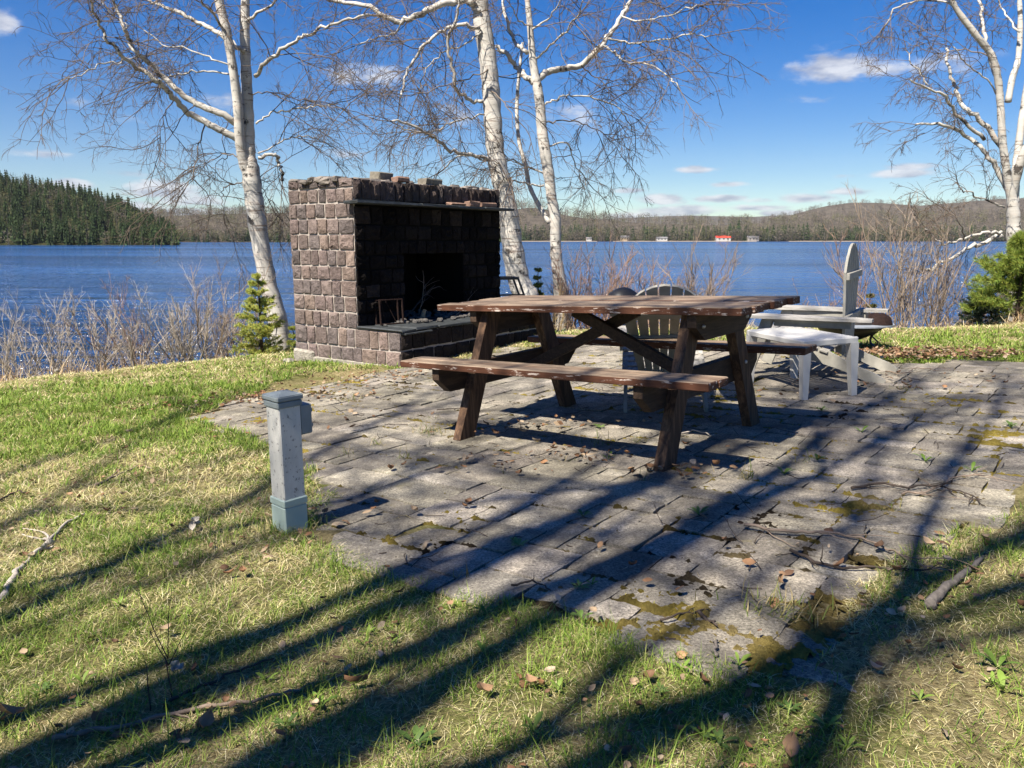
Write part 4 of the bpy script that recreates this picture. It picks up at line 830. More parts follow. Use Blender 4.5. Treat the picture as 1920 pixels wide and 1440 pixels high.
# black metal frame behind the fireplace
p = gp(958, 560); fy0 = 9.9; q = at(958, 522, fy0); gz = float(surf(q[0], fy0)); h = q[2]-gz
fr = thing('metal_stand', 'black metal frame stand between the fireplace end and the thick birch', 'stand', (q[0], fy0, gz), .25)
mb = MB(); mb.beam((-.17, 0, h), (.09, 0, h), .03, .05, (0, 0, 1)); mb.beam((-.17, .26, h), (.09, .26, h), .03, .03, (0, 0, 1)); mb.beam((.09, 0, h), (.09, .26, h), .03, .03, (0, 0, 1)); mb.beam((-.17, 0, h), (-.17, .26, h), .03, .03, (0, 0, 1))
for k in range(4): mb.beam((-.12+.055*k, .02, h), (-.12+.055*k, .25, h), .008, .008, (0, 0, 1), 0)
mb.build('rack_top', BLK, fr)
for (x_, y_) in ((.09, 0), (-.17, 0), (.09, .26), (-.17, .26)):
    mb = MB(); mb.beam((x_, y_, h), (x_+(.28 if x_ > 0 else -.1)*h/.75, y_, 0), .028, .022, (0, 1, 0)); mb.build('leg', BLK, fr)
mb = MB(); mb.beam((-.2, .0, h*.72), (.17, .0, h*.72), .02, .016, (0, 0, 1)); mb.build('crossbar', BLK, fr)

# ------------------------------------------------------------------ trees
def catmull(P, n):
    P = np.array(P, float); P = np.concatenate([[2*P[0]-P[1]], P, [2*P[-1]-P[-2]]]); out = []
    for i in range(1, len(P)-2):
        for t in np.linspace(0, 1, n, endpoint=False):
            a, b_, c, d = P[i-1], P[i], P[i+1], P[i+2]
            out.append(.5*((2*b_)+(-a+c)*t+(2*a-5*b_+4*c-d)*t*t+(-a+3*b_-3*c+d)*t**3))
    out.append(P[-2]); return np.array(out)
def batch_tubes(P, R, ns):
    """P (N,k,3), R (N,k) -> verts, quads"""
    N, k, _ = P.shape; T = np.gradient(P, axis=1); T = nrm(T); ref = np.tile(np.array((.31, .77, .55)), (N, 1)); a = nrm(np.cross(T[:, 0], ref)); V = np.empty((N, k, ns, 3)); th = np.arange(ns)*2*math.pi/ns
    for i in range(k):
        a = nrm(a-T[:, i]*(a*T[:, i]).sum(1, keepdims=True)); b_ = np.cross(T[:, i], a)
        V[:, i] = P[:, i, None]+R[:, i, None, None]*(np.cos(th)[None, :, None]*a[:, None]+np.sin(th)[None, :, None]*b_[:, None])
    base = (np.arange(N)*k*ns)[:, None, None]; i = np.arange(k-1)[None, :, None]*ns; j = np.arange(ns)[None, None, :]; j2 = (j+1) % ns
    Q = np.stack([base+i+j, base+i+j2, base+i+ns+j2, base+i+ns+j], -1).reshape(-1, 4); return V.reshape(-1, 3), Q
def grow(S, D, L, k, droop, jit, up=0):
    N = len(S); P = np.empty((N, k, 3)); P[:, 0] = S; d = nrm(D)
    for i in range(1, k):
        d = nrm(d+RNG.normal(0, jit, (N, 3))+np.array((0, 0, -droop*(i/k)**1.2+up))); P[:, i] = P[:, i-1]+d*(L/(k-1))[:, None]
    return P
def sprout(P, L, per, t0, spreadang, ratio, rng_=(.6, 1.2), upbias=0):
    """children along paths P: start points, directions, lengths"""
    N, k, _ = P.shape; idx = np.repeat(np.arange(N), per); t = RNG.uniform(t0, .98, len(idx))*(k-1); i = np.minimum(t.astype(int), k-2); f = (t-i)[:, None]
    S = P[idx, i]*(1-f)+P[idx, i+1]*f; T = nrm(P[idx, i+1]-P[idx, i]); r = RNG.normal(0, 1, (len(idx), 3)); r[:, 2] += upbias; r = nrm(r-T*(r*T).sum(1, keepdims=True))
    a = RNG.normal(spreadang, .25, len(idx))[:, None]; return S, T*np.cos(a)+r*np.sin(a), L[idx]*ratio*RNG.uniform(rng_[0], rng_[1], len(idx))*(1.15-.6*t/(k-1)), t/(k-1)
def barkmat(name, white, scale=1.0, dark=.5):
    m, nt, b = newmat(name, .75, .25); v = scaled(nt, (1, 1, 1)); lv = scaled(nt, (2.2, 2.2, 24*scale)); lv2 = scaled(nt, (7, 7, 1.6))
    c = ramp(nt, noise(nt, 3, 5, .65, v), [(.32, [x*.62 for x in white]), (.62, white)])
    c = mixc(nt, ramp(nt, noise(nt, 1.2, 4, .7, lv), [(.57, 0.0), (.64, .8)]), c, (.13, .10, .085))
    c = mixc(nt, ramp(nt, noise(nt, 1.5, 5, .7, scaled(nt, (2, 2, 8))), [(.52, 0.0), (.75, .4)]), c, (.50, .36, .28))
    c = mixc(nt, ramp(nt, noise(nt, 1.1, 5, .75, scaled(nt, (4.5, 4.5, 4.5))), [(.625-.1*dark, 0.0), (.67-.1*dark, .92)]), c, (.035, .03, .028)); setc(nt, b, c)
    bump(nt, b, noise(nt, 1.5, 5, .7, lv), .35, .01); return m
BARK = barkmat('birch_bark', (.50, .485, .45)); BARKT = barkmat('white_limb_bark', (.47, .455, .42), .6, .6)
TWIG = vcol('twig_bark', .8, .3, 30, 0, .25)
def birch(label, base_px, Y0, trunks, limbs, dens=1., twigL=1.15, twcol=(.135, .105, .082), gap=.0):
    """trunks / limbs: photo-traced lines given their own depth [(px,py,width px), ...]; every point is set at tree distance plus a drift of its own"""
    b0 = at(base_px[0], base_px[1], Y0); gz = float(surf(b0[0], Y0)); org = np.array((b0[0], Y0, gz)); r = thing('birch_tree', label, 'tree', tuple(org))
    def trace(pts, dy0, dy1):
        n = len(pts); return np.array([at(p[0], p[1], Y0+dy0+(dy1-dy0)*(i/(n-1))) for i, p in enumerate(pts)]), np.array([(p[2] if len(p) > 2 else 0)/2/F*Y0 for p in pts])
    for k, (pts, dy0, dy1, foot) in enumerate(trunks):
        P, R = trace(pts, dy0, dy1)
        if foot: P = np.concatenate([[[P[0, 0]+(P[0, 0]-P[1, 0])*.3, P[0, 1], min(gz, P[0, 2])-.25]], P]); R = np.concatenate([[R[0]*1.25], R])
        C = catmull(P, 6); Rr = np.interp(np.linspace(0, 1, len(C)), np.linspace(0, 1, len(R)), R)*(1+.05*np.sin(np.arange(len(C))*1.9)+RNG.normal(0, .02, len(C)))
        mb = MB(); mb.tube(C-org, Rr, 14); mb.build('trunk' if k == 0 else 'stem', BARK, r, True)
    SS, DD, LL = [], [], []
    for (pts, w0, w1, tip) in limbs:
        dy = RNG.uniform(-1, 1)*tip; n = len(pts); P = np.array([at(p[0], p[1], Y0+dy*(i/(n-1))**1.2+RNG.normal(0, .06)*(i > 0)) for i, p in enumerate(pts)])
        C = catmull(P, 5); C[1:] += RNG.normal(0, .012, (len(C)-1, 3)); R = np.linspace(w0, w1 if w0 > 4.5 else 1.4, len(C))/2/F*Y0*(.85 if w0 > 6 else .65)
        mb = MB(); mb.tube(C-org, R, 8 if w0 > 9 else 6, True, (.20, .16, .13)); mb.build('limb', BARKT if w0 > 4.5 else TWIG, r, True, True)
        if w0 <= 4.5:
            me = r.children[-1].data if len(r.children) else None
        Lt = np.linalg.norm(np.diff(C, axis=0), axis=1).sum(); m_ = max(4, int(Lt*6.0*dens)); t = RNG.uniform(.14, 1, m_)**.85*(len(C)-1.001); i = t.astype(int); f = (t-i)[:, None]
        S = C[i]*(1-f)+C[i+1]*f; Tn = nrm(C[i+1]-C[i]); rr = RNG.normal(0, 1, (m_, 3)); rr[:, 1] *= .9; rr = nrm(rr-Tn*(rr*Tn).sum(1, keepdims=True)); a = RNG.normal(.85, .25, m_)[:, None]
        SS.append(S); DD.append(Tn*np.cos(a)+rr*np.sin(a)); LL.append(twigL*RNG.uniform(.45, 1.25, m_)*(1.1-.35*t/len(C)))
        SS.append(C[-1:]); DD.append(nrm(C[-1:]-C[-3:-2])); LL.append(np.array([twigL]))
    S, D, L = np.concatenate(SS), np.concatenate(DD), np.concatenate(LL)
    P1 = grow(S, D, L, 9, .17, .16); r1 = .0058*Y0/11*np.clip(L/1.1, .5, 1.3)
    S2, D2, L2, t2 = sprout(P1, L, 7, .12, .75, .48); P2 = grow(S2, D2, L2, 6, .20, .18)
    S3, D3, L3, t3 = sprout(P2, L2, 4, .15, .65, .50); P3 = grow(S3, D3, L3, 5, .22, .20)
    VV = []; QQ = []; CC = []; o = 0
    for P, R0, ns in ((P1, r1, 5), (P2, np.full(len(P2), .0033*Y0/11), 4), (P3, np.full(len(P3), .0023*Y0/11), 3)):
        k = P.shape[1]; R = R0[:, None]*np.linspace(1, .4, k)[None]; V, Q = batch_tubes(P-org, R, ns); VV.append(V); QQ.append(Q+o); o += len(V)
        CC.append(np.repeat(np.array(twcol)*RNG.uniform(.6, 1.5, (len(P), 1)), k*ns, 0))
    npmesh('twigs', np.concatenate(VV), [np.concatenate(QQ)], TWIG, r, cols=np.concatenate(CC), smooth=True); return r
birch('white birch with two stems leaning left beside the fireplace, bare spring crown', (521, 622), 11.2,
  [([(524,622,38),(505,540,31),(489,460,32),(477,380,33),(470,320,32),(466,290,25),(465,235,22),(463,170,20),(460,100,18),(459,40,17),(461,-60,14),(458,-180,9)], 0, .1, True),
   ([(468,335,20),(456,300,19),(450,262,18),(446,200,17),(437,130,15),(425,60,16),(410,0,15),(392,-80,12),(380,-180,8)], 0, -.25, False)],
  [([(460,237),(410,213),(360,190),(330,167),(293,130),(260,103),(247,80),(233,53),(220,20),(205,-30)], 15, 5, 1.4), ([(444,260),(400,237),(360,217),(337,197),(313,170),(293,150),(260,130),(227,103),(200,73),(180,30),(165,-10)], 15, 4, 1.6),
   ([(460,97),(420,70),(380,47),(343,27),(307,13),(277,0),(240,-22)], 11, 5, 1.5), ([(478,143),(497,120),(527,93),(560,73),(593,57),(643,40),(693,27)], 9, 4, 1.5), ([(480,232),(507,213),(543,207),(580,200),(620,197)], 6, 3, 1.2),
   ([(448,143),(410,135),(360,135),(320,143),(300,157)], 6, 3, 1.3), ([(484,296),(512,289),(522,300),(527,318),(529,338)], 8, 6, .3), ([(462,340),(440,345),(417,357),(418,378),(420,402)], 4, 3, .3), ([(484,287),(527,267),(553,257),(593,260),(625,275)], 5, 2.5, 1.2),
   ([(260,105),(225,115),(190,120),(150,140),(115,150)], 5, 2.5, 1.2), ([(240,68),(235,45),(205,20),(185,-5)], 5, 3, .8), ([(437,125),(400,112),(350,90),(310,85),(270,55)], 5, 3, 1.2), ([(465,175),(510,172),(560,185),(610,192)], 4, 2.5, 1.4),
   ([(385,232),(372,277),(363,327),(345,345)], 4.4, 2.5, .9), ([(330,180),(310,215),(300,260)], 4, 2, 1), ([(455,300),(430,290),(395,300),(365,330)], 4, 2, 1.2), ([(466,320),(480,335),(500,365),(535,405)], 4, 2, 1), ([(461,40),(500,15),(540,-15)], 7, 3, 1.4), ([(425,60),(395,20),(360,-20)], 7, 3, 1.4)], 1.25)
birch('thick white birch leaning left right behind the fireplace, largest trunk of the four', (990, 560), 11.6,
  [([(989,566,46),(974,530,42),(962,470,40),(953,400,37),(940,340,35),(929,284,34),(923,210,33),(920,162,33),(913,100,32),(904,41,31),(897,-20,29),(890,-110,26),(886,-220,17)], 0, .2, True)],
  [([(890,5),(859,0),(819,12),(786,28),(750,39),(717,28),(689,10),(640,4),(600,-8)], 16, 7, 1.2), ([(900,52),(859,47),(831,57),(802,77),(774,114),(758,154),(750,183)], 8, 4, 1.2), ([(905,190),(880,187),(855,162),(847,122),(839,81),(855,37),(863,0),(870,-40)], 8, 4, .8),
   ([(916,299),(884,290),(843,280),(815,260),(798,248),(770,235),(735,225)], 8, 4, 1.2), ([(908,215),(867,223),(831,240),(794,248),(750,240)], 5, 3, 1.3), ([(914,302),(867,292),(839,309),(815,337),(800,355)], 5, 2.5, 1),
   ([(902,60),(868,85),(838,95),(800,130),(780,190)], 5, 2.5, 1.4), ([(900,20),(850,-10),(800,-20),(740,-10)], 7, 3, 1.5), ([(915,130),(870,150),(820,165),(770,180),(720,170),(680,180)], 4, 2, 1.5), ([(755,40),(735,65),(705,70),(670,85)], 5, 2.5, .8), ([(800,75),(790,110),(800,160)], 4, 2, .7), ([(920,170),(945,190),(970,230)], 4, 2, 1)], .95)
birch('slender white birch with a forked crown, just right of the thick one', (1052, 552), 12.2,
  [([(1053,560,30),(1048,520,24),(1042,470,21),(1041,410,20),(1034,370,19),(1030,335,20),(1022,284,21),(1016,244,19),(1013,203,18),(1008,165,17),(1003,140,15),(998,102,13),(993,41,11),(988,-10,9),(984,-80,7)], 0, 0, True),
   ([(1030,418,9),(1012,388,9),(993,349,8),(985,309,8),(973,264,7),(969,203,7),(973,142,6),(980,80,5)], .1, .7, False)],
  [([(1006,150),(1022,138),(1046,130),(1087,122),(1119,97),(1144,65),(1164,32),(1184,0),(1205,-45)], 15, 8, 1.3), ([(1003,154),(985,144),(973,130),(949,101),(930,88)], 13, 8, .4), ([(990,100),(975,88),(961,73),(949,37),(941,0),(935,-40)], 9, 5, 1), ([(1020,325),(981,309),(953,300),(930,305)], 6, 3, .8), ([(1020,347),(993,345),(957,337),(935,325)], 6, 3, .8),
   ([(1018,200),(1040,188),(1067,179),(1107,183),(1148,195),(1172,219),(1190,250)], 6, 3, 1.3), ([(1026,272),(1062,268),(1079,305),(1103,345)], 5, 2.5, 1), ([(1140,72),(1180,81),(1229,77),(1290,65),(1330,70)], 6, 3, 1.2), ([(1132,84),(1150,95),(1168,114),(1209,118),(1249,138),(1270,165)], 6, 3, 1.3), ([(1165,30),(1200,40),(1250,30),(1310,10)], 5, 3, 1.2), ([(1090,122),(1110,140),(1150,150),(1190,150)], 4, 2, 1.2),
   ([(1184,0),(1220,-10),(1270,-25)], 6, 3, 1.2), ([(995,60),(1030,30),(1060,-10)], 6, 3, 1.3), ([(1004,110),(1040,80),(1075,40),(1095,0)], 6, 3, 1.3), ([(1022,230),(1060,225),(1100,235),(1140,260),(1165,290)], 4.4, 2, 1.2), ([(1290,65),(1325,40),(1355,20)], 4, 2, 1), ([(995,50),(970,30),(950,-10)], 5, 2, 1)], 1.25)
birch('many stemmed white birch above the green pine at the right edge', (1905, 600), 11.0,
  [([(1908,610,30),(1904,520,27),(1901,427,24),(1898,378,18),(1890,338,14),(1880,267,13),(1876,200,12),(1871,147,12),(1858,102,12),(1827,62,11),(1791,13,9),(1775,-30,8)], 0, -.3, True),
   ([(1902,400,16),(1904,330,14),(1908,289,13),(1918,213,12),(1930,140,13),(1945,40,11),(1960,-60,8)], 0, .4, False), ([(1890,191,11),(1898,147,11),(1909,111,10),(1913,44,9),(1910,-30,7)], 0, .2, False), ([(1896,370,17),(1915,300,15),(1950,230,13),(1990,160,10)], 0, -.4, False)],
  [([(1891,358),(1870,318),(1849,289),(1809,253),(1756,231),(1716,231)], 13, 4, 1), ([(1882,280),(1844,231),(1809,200),(1791,164),(1778,133),(1773,89)], 12, 5, 1), ([(1846,262),(1800,218),(1773,182),(1738,164),(1707,151)], 8, 3, .8), ([(1740,160),(1716,124),(1700,95)], 4.6, 2.5, .6), ([(1866,140),(1849,80),(1844,44),(1836,0),(1830,-40)], 9, 5, .8),
   ([(1880,440),(1850,452),(1827,462),(1791,480),(1751,502),(1738,507)], 10, 6, .4), ([(1878,434),(1844,436),(1800,449),(1769,458),(1748,444),(1736,432)], 7, 3, .5), ([(1884,388),(1844,373),(1818,360),(1800,355)], 6, 3, .6), ([(1806,450),(1804,425),(1782,398)], 4, 2.5, .3), ([(1791,13),(1751,0),(1684,13),(1660,45),(1645,75)], 6, 3, .8), ([(1780,0),(1740,-30),(1690,-40)], 6, 3, 1), ([(1876,190),(1850,150),(1810,120),(1790,90)], 5, 3, .8), ([(1738,507),(1720,500),(1700,503),(1690,498)], 4, 2, .3), ([(1912,60),(1880,20),(1860,-30)], 6, 3, 1), ([(1860,105),(1800,95),(1750,100),(1700,80)], 4, 2, 1)], 1.0, .85)

# bare shrubs along the bank ---------------------------------------------------------------------------
def shrub(px, Y0, toppx, nst, wide, label, col, lean=0, dens=1., name='shrub', group=None, rad=1., up=.05, droop=.02):
    p = at(px, 600, Y0); gz = float(ground(p[0], Y0)); H = at(px, toppx, Y0)[2]-gz; nst = int(nst*1.4); r = thing(name, label, 'shrub', (p[0], Y0, gz-.05), 0, group)
    S = np.stack([RNG.normal(0, .16*wide, nst), RNG.normal(0, .14, nst), np.zeros(nst)], 1); D = np.stack([RNG.normal(lean, .30*wide, nst), RNG.normal(0, .25, nst), np.ones(nst)], 1); L = H*RNG.uniform(.5, 1.06, nst)
    P1 = grow(S, D, L, 8, droop, .10, up); per = int(12*dens); S2, D2, L2, _ = sprout(P1, L, per, .22, .55, .36, (.5, 1.2), .5); P2 = grow(S2, D2, L2, 5, -.02, .13, .06)
    S3, D3, L3, _ = sprout(P2, L2, 4, .2, .6, .45, (.5, 1.2), .3); P3 = grow(S3, D3, L3, 4, 0, .14, .04); k_ = Y0/10*rad
    for nm, sets in (('stems', ((P1, .0085*k_, 5),)), ('twigs', ((P2, .0042*k_, 4), (P3, .0026*k_, 3)))):
        VV = []; QQ = []; CC = []; o = 0
        for P, R0, ns in sets:
            k = P.shape[1]; R = R0*RNG.uniform(.6, 1.2, (len(P), 1))*np.linspace(1, .35, k)[None]; V, Q = batch_tubes(P, R, ns); VV.append(V); QQ.append(Q+o); o += len(V); CC.append(np.repeat(np.array(col)*RNG.uniform(.6, 1.4, (len(P), 1)), k*ns, 0))
        npmesh(nm, np.concatenate(VV), [np.concatenate(QQ)], TWIG, r, cols=np.concatenate(CC), smooth=True)
    return r
G1, G2, G3 = (.40, .355, .30), (.27, .21, .165), (.28, .19, .15)
for (px, Y0, top, n, wd, lab, c, ln) in ((20, 9.0, 560, 9, 1, 'sparse grey shrub at the left edge of the lake bank', G1, 0), (115, 9.3, 560, 16, 1.3, 'spreading pale grey shrub, second from the left edge', G1, .1), (215, 9.6, 555, 13, 1.2, 'low grey shrub left of the reddish leaning stem', G1, .15), (262, 9.7, 520, 5, .8, 'reddish leaning shrub with clinging dead leaves', G3, -.45),
    (345, 10.1, 500, 22, 1.3, 'dense grey brown shrub, largest on the left bank', G1, -.05), (400, 10.4, 475, 9, .9, 'tall thin stemmed shrub in front of the left birch', G2, .05), (445, 10.6, 560, 8, 1, 'small brown shrub beside the little fir', G2, 0), (60, 10.4, 600, 9, 1.2, 'low faint shrub close to the water at far left', G1, .1),
    (1085, 12.2, 460, 15, 1.2, 'reddish grey shrub right of the slender birch', G3, 0), (1150, 12.3, 455, 14, 1.2, 'reddish grey shrub behind the black lid', G3, 0), (1205, 12.1, 500, 9, 1.1, 'thin reddish shrub left of the rounded one', G3, 0), (1290, 12.0, 440, 17, 1.25, 'rounded brown shrub standing alone above the picnic table', G2, 0),
    (1545, 11.2, 530, 12, 1.2, 'low twiggy shrub left of the upright chair back', G3, 0), (1620, 11.3, 430, 8, .9, 'thin wispy shrub right of the upright chair back', G3, 0), (1700, 10.6, 360, 15, .85, 'tall many stemmed brown shrub before the far right hill', (.29, .235, .185), 0), (1740, 10.9, 370, 9, 1.0, 'tall brown shrub overlapped by the low birch limb', (.26, .205, .16), .1), (1790, 11.2, 480, 9, 1.2, 'short shrub between tall shrub and pine', G2, 0), (1035, 12.0, 500, 8, 1, 'tawny shrub between the two middle birch trunks', (.32, .24, .12), 0)):
    shrub(px, Y0, top, n, wd, lab, c, ln)

# conifers close by --------------------------------------------------------------------------------------
NEED = vcol('needles', .6, .3, 20, 0, .3, trans=.35)
def conifer(px, Y0, toppx, wid, label, col, tiers=11, needle=.028, nper=95, name='fir_tree', upc=.15, top_f=1., seed=3):
    p = at(px, 600, Y0); gz = float(ground(p[0], Y0)); H = at(px, toppx, Y0)[2]-gz; R = wid/F*Y0/2; r = thing(name, label, 'tree', (p[0], Y0, gz-.03))
    mb = MB(); mb.tube([(0, 0, 0), (.01, 0, H*.5), (0, .01, H*.97)], [.035*H/1.5, .02*H/1.5, .004], 7, True); mb.build('trunk', STICKD, r, True)
    S, D, L = [], [], []
    for k in range(tiers):
        t = (k+.3)/tiers; n = int(6+5*(1-t))
        for j in range(n): a = RNG.uniform(0, 6.283); S.append((0, 0, H*(.07+.9*t))); D.append((math.cos(a), math.sin(a), RNG.normal(upc+.55*t, .12))); L.append(max(.05, R*(1-t)**.75*RNG.uniform(.65, 1.2)))
    S, D, L = map(np.array, (S, D, L)); P1 = grow(S, D, L, 6, .10, .06, .03); S2, D2, L2, _ = sprout(P1, L, 6, .2, .7, .5, (.5, 1.1), 0); D2[:, 2] *= .5; P2 = grow(S2, D2, L2, 4, .06, .08)
    VV = []; QQ = []; o = 0
    for P, R0, ns in ((P1, .006, 4), (P2, .003, 3)):
        V, Q = batch_tubes(P, np.full(P.shape[:2], R0)*np.linspace(1, .4, P.shape[1]), ns); VV.append(V); QQ.append(Q+o); o += len(V)
    npmesh('branches', np.concatenate(VV), [np.concatenate(QQ)], STICKD, r)
    PP = []; TT = []
    for P, q in ((P1, nper), (P2, nper//2)):
        N, k, _ = P.shape; t = RNG.uniform(.12, 1, (N, q))*(k-1.001); i = t.astype(int); f = (t-i)[..., None]; ii = np.arange(N)[:, None]
        PP.append((P[ii, i]*(1-f)+P[ii, i+1]*f).reshape(-1, 3)); TT.append(nrm(P[ii, i+1]-P[ii, i]).reshape(-1, 3))
    PP, TT = np.concatenate(PP), np.concatenate(TT); n = len(PP); d = RNG.normal(0, 1, (n, 3)); d[:, 2] += .25; d = nrm(nrm(d)+TT*.8); s = nrm(np.cross(d, RNG.normal(0, 1, (n, 3))))*(.0042*Y0/10); Ln = (needle*RNG.uniform(.7, 1.25, n))[:, None]
    V = np.stack([PP-s, PP+s, PP+d*Ln], 1).reshape(-1, 3); c = np.array(col)*RNG.uniform(.65, 1.35, (n, 1)); c[:, 0] *= RNG.uniform(.8, 1.3, n)
    npmesh('needles', V, [np.arange(3*n).reshape(-1, 3)], NEED, r, cols=np.repeat(c, 3, 0)); return r
conifer(487, 10.0, 500, 115, 'small bright green fir sapling at the foot of the left birch', (.46, .52, .13), 10, .04, 80)
conifer(548, 10.9, 600, 60, 'little low fir half hidden behind the left corner of the fireplace', (.32, .38, .09), 6, .03, 60)
conifer(1008, 12.0, 490, 50, 'small green fir between the two middle birch trunks', (.22, .27, .08), 10, .03, 60)
conifer(1628, 11.6, 535, 70, 'small yellow green fir just right of the upright chair back', (.28, .29, .10), 8, .035, 50)
conifer(1840, 9.9, 540, 95, 'low dark green spruce in front of the pine', (.03, .055, .032), 9, .028, 80, 'spruce_tree')
conifer(1905, 9.8, 430, 190, 'bushy bright green pine at the right edge below the birch', (.24, .32, .06), 11, .075, 130, 'pine_tree', .35)
conifer(1945, 11.5, 330, 150, 'tall dark pine cut off by the right edge behind the birch', (.08, .12, .035), 12, .06, 80, 'pine_tree', .3)

# fallen branches ----------------------------------------------------------------------------------------
def fallen(pts, r, mat, label, kids=3, kl=.3, name='fallen_branch', lift=.012):
    G_ = [gp(*q) for q in pts]; P = np.array([(q[0], q[1], float(surf(q[0], q[1]))+lift) for q in G_]); C = catmull(P, 5); C += RNG.normal(0, .003, C.shape); org = C[0].copy(); C -= org
    mb = MB(); mb.tube(C, np.linspace(r, r*.4, len(C))*(1+RNG.normal(0, .06, len(C))), 7)
    for k in range(kids):
        i = RNG.integers(1, len(C)-1); d = nrm(C[i]-C[i-1])+nrm(RNG.normal(0, 1, 3)*np.array((1, 1, .25)))*.8; L = np.linalg.norm(C[-1])*kl*RNG.uniform(.5, 1.2); Q_ = stickpath(C[i], d, L, 6, .22)
        b = np.array([float(surf(org[0]+q[0], org[1]+q[1]))-org[2]+.006 for q in Q_]); Q_[:, 2] = np.maximum(Q_[:, 2], b); mb.tube(Q_, np.linspace(r*.5, r*.18, len(Q_)), 5)
    o = mb.build(name, mat, None, True); o.location = org; return tag(o, label, 'branch')
PALE = simple('pale_dead_wood', (.40, .36, .31), .85, .35, 25, .5, .2, 0, .006); GREYB = simple('grey_bark_stick', (.17, .15, .13), .9, .4, 40, .8, .2, 0, .006)
fallen([(6,1130),(20,1095),(55,1050),(85,1020),(120,985),(160,965)], .012, PALE, 'long pale forked stick lying in the grass at the left edge', 2)
fallen([(180,905),(225,885),(262,870),(285,878)], .007, STICK, 'bent brown twig on sunlit grass left of the grey post', 2)
fallen([(0,935),(30,920),(50,922)], .006, STICKD, 'short dark twig at the left picture edge', 1)
fallen([(1742,1140),(1775,1108),(1810,1082),(1842,1052)], .016, GREYB, 'stout grey lichen covered stick on the grass at the right patio edge', 0)
fallen([(1395,995),(1460,1008),(1530,1010),(1600,1016),(1660,1040),(1720,1068),(1780,1080)], .006, STICK, 'long thin branch reaching from the pavers to the stout grey stick', 5, .35)
fallen([(1480,1045),(1560,1072),(1640,1075),(1730,1078)], .006, STICKD, 'dark curved branch below the long thin one', 4, .3)
fallen([(1595,920),(1650,912),(1700,918),(1750,915),(1800,925),(1840,940)], .006, STICKD, 'spiky tangled branch on the right pavers, upper one', 9, .35)
fallen([(1690,930),(1740,925),(1790,900),(1850,890)], .005, STICK, 'pale twiggy branch behind the spiky tangled one', 8, .4)
fallen([(1660,700),(1690,705),(1720,695),(1760,700)], .006, STICK, 'small twig by the leaf heap at the far patio edge', 4, .4)
fallen([(100,1400),(160,1385),(230,1375),(330,1350),(470,1325),(560,1300),(660,1265)], .007, STICK, 'long straight grey stick across the shadow at bottom left', 2, .15)
fallen([(310,1335),(380,1300),(450,1265),(520,1240)], .005, STICKD, 'thin dark stick above the long straight one', 2, .2)
fallen([(820,770),(870,768),(905,772)], .004, STICKD, 'thin dark twig on pavers left of the table leg', 3, .5)
fallen([(1265,820),(1300,812),(1340,822)], .005, PALE, 'pale curved twig under the picnic table', 2, .4)
fallen([(1310,1155),(1325,1170),(1345,1180)], .006, STICKD, 'short dark stub on the moss at the front of the patio', 1)
fallen([(1340,1238),(1338,1222),(1345,1208)], .007, GREYB, 'curled grey bark strip near the front patio corner', 0)
fallen([(960,1105),(1000,1098),(1030,1112)], .004, STICKD, 'thin twig lying across the front edge of the pavers', 2, .4)
fallen([(1240,1170),(1280,1160),(1330,1148)], .004, STICKD, 'thin dark twig over the moss left of the stub', 1, .3)
# twig crumbs on the pavers
mb = MB()
for k in range(420):
    q = (RNG.uniform(-1.3, 4.5), RNG.uniform(1.9, 6.4))
    if not inpoly(np.array([q[0]]), np.array([q[1]]), PATIO)[0] or vnoise(q[0], q[1], 1.2) < RNG.uniform(.3, .6): continue
    L = RNG.uniform(.03, .16); a = RNG.uniform(0, 6.28); P = stickpath((q[0], q[1], float(surf(*q))+.006), (math.cos(a), math.sin(a), RNG.uniform(0, .15)), L, 4, .2); mb.tube(P, np.linspace(.0022, .001, 5), 4, False)
n = 9000; u = RNG.uniform(0, NU*CELL, n)+U0; w_ = RNG.uniform(0, NW*CELL, n)+W0; k2 = RNG.random(n) < .5; u = np.where(k2, np.round((u-U0)/CELL)*CELL+U0+RNG.normal(0, .02, n), u); q = uw_pts = PO+u[:, None]*UX+w_[:, None]*WX; x, y = q[:, 0], q[:, 1]
k = inpoly(x, y, PATIO) & (vnoise(x, y, 1.6) > RNG.uniform(.3, .75, n)); x, y = x[k], y[k]; n = len(x); base = np.array([(.45, .36, .20), (.30, .21, .11), (.12, .085, .05), (.55, .47, .30)])[RNG.choice(4, n)]*RNG.uniform(.7, 1.1, (n, 1))
tag(blades('straw_litter', x, y, RNG.uniform(.012, .06, n), RNG.uniform(.0014, .003, n), RNG.uniform(.0, .25, n), base, ST, .2), 'dry straw and grit scattered over the pavers', 'litter', None, 'stuff')
tag(mb.build('twig_litter', STICKD, None, True), 'tiny dark twigs scattered over the pavers', 'twigs', None, 'stuff')
# bare seedlings
for (px, py, top, lab) in ((322, 1318, 1100, 'bare forked twig seedling standing in the lower left lawn'), (283, 1340, 1225, 'thin single twig seedling left of the forked one')):
    g = gp(px, py); gz = float(surf(g[0], g[1])); h = at(px, top, g[1])[2]-gz; r = thing('seedling', lab, 'seedling', (g[0], g[1], gz)); mb = MB(); mb.tube(stickpath((0, 0, 0), (0, 0, 1), h*.38, 4, .05), .0018, 5)
    for (dx, dy) in (((-.42, .1), (.1, 0), (.55, .1), (-.5, -.2)) if h > .15 else ((-.1, 0),)): mb.tube(stickpath((0, 0, h*(.36 if abs(dx) < .5 else .3)), (dx, dy, 1.05), h*(.66 if abs(dx) < .5 else .35), 5, .06), np.linspace(.0015, .0007, 6), 5)
    mb.build('stem', STICKD, r, True)

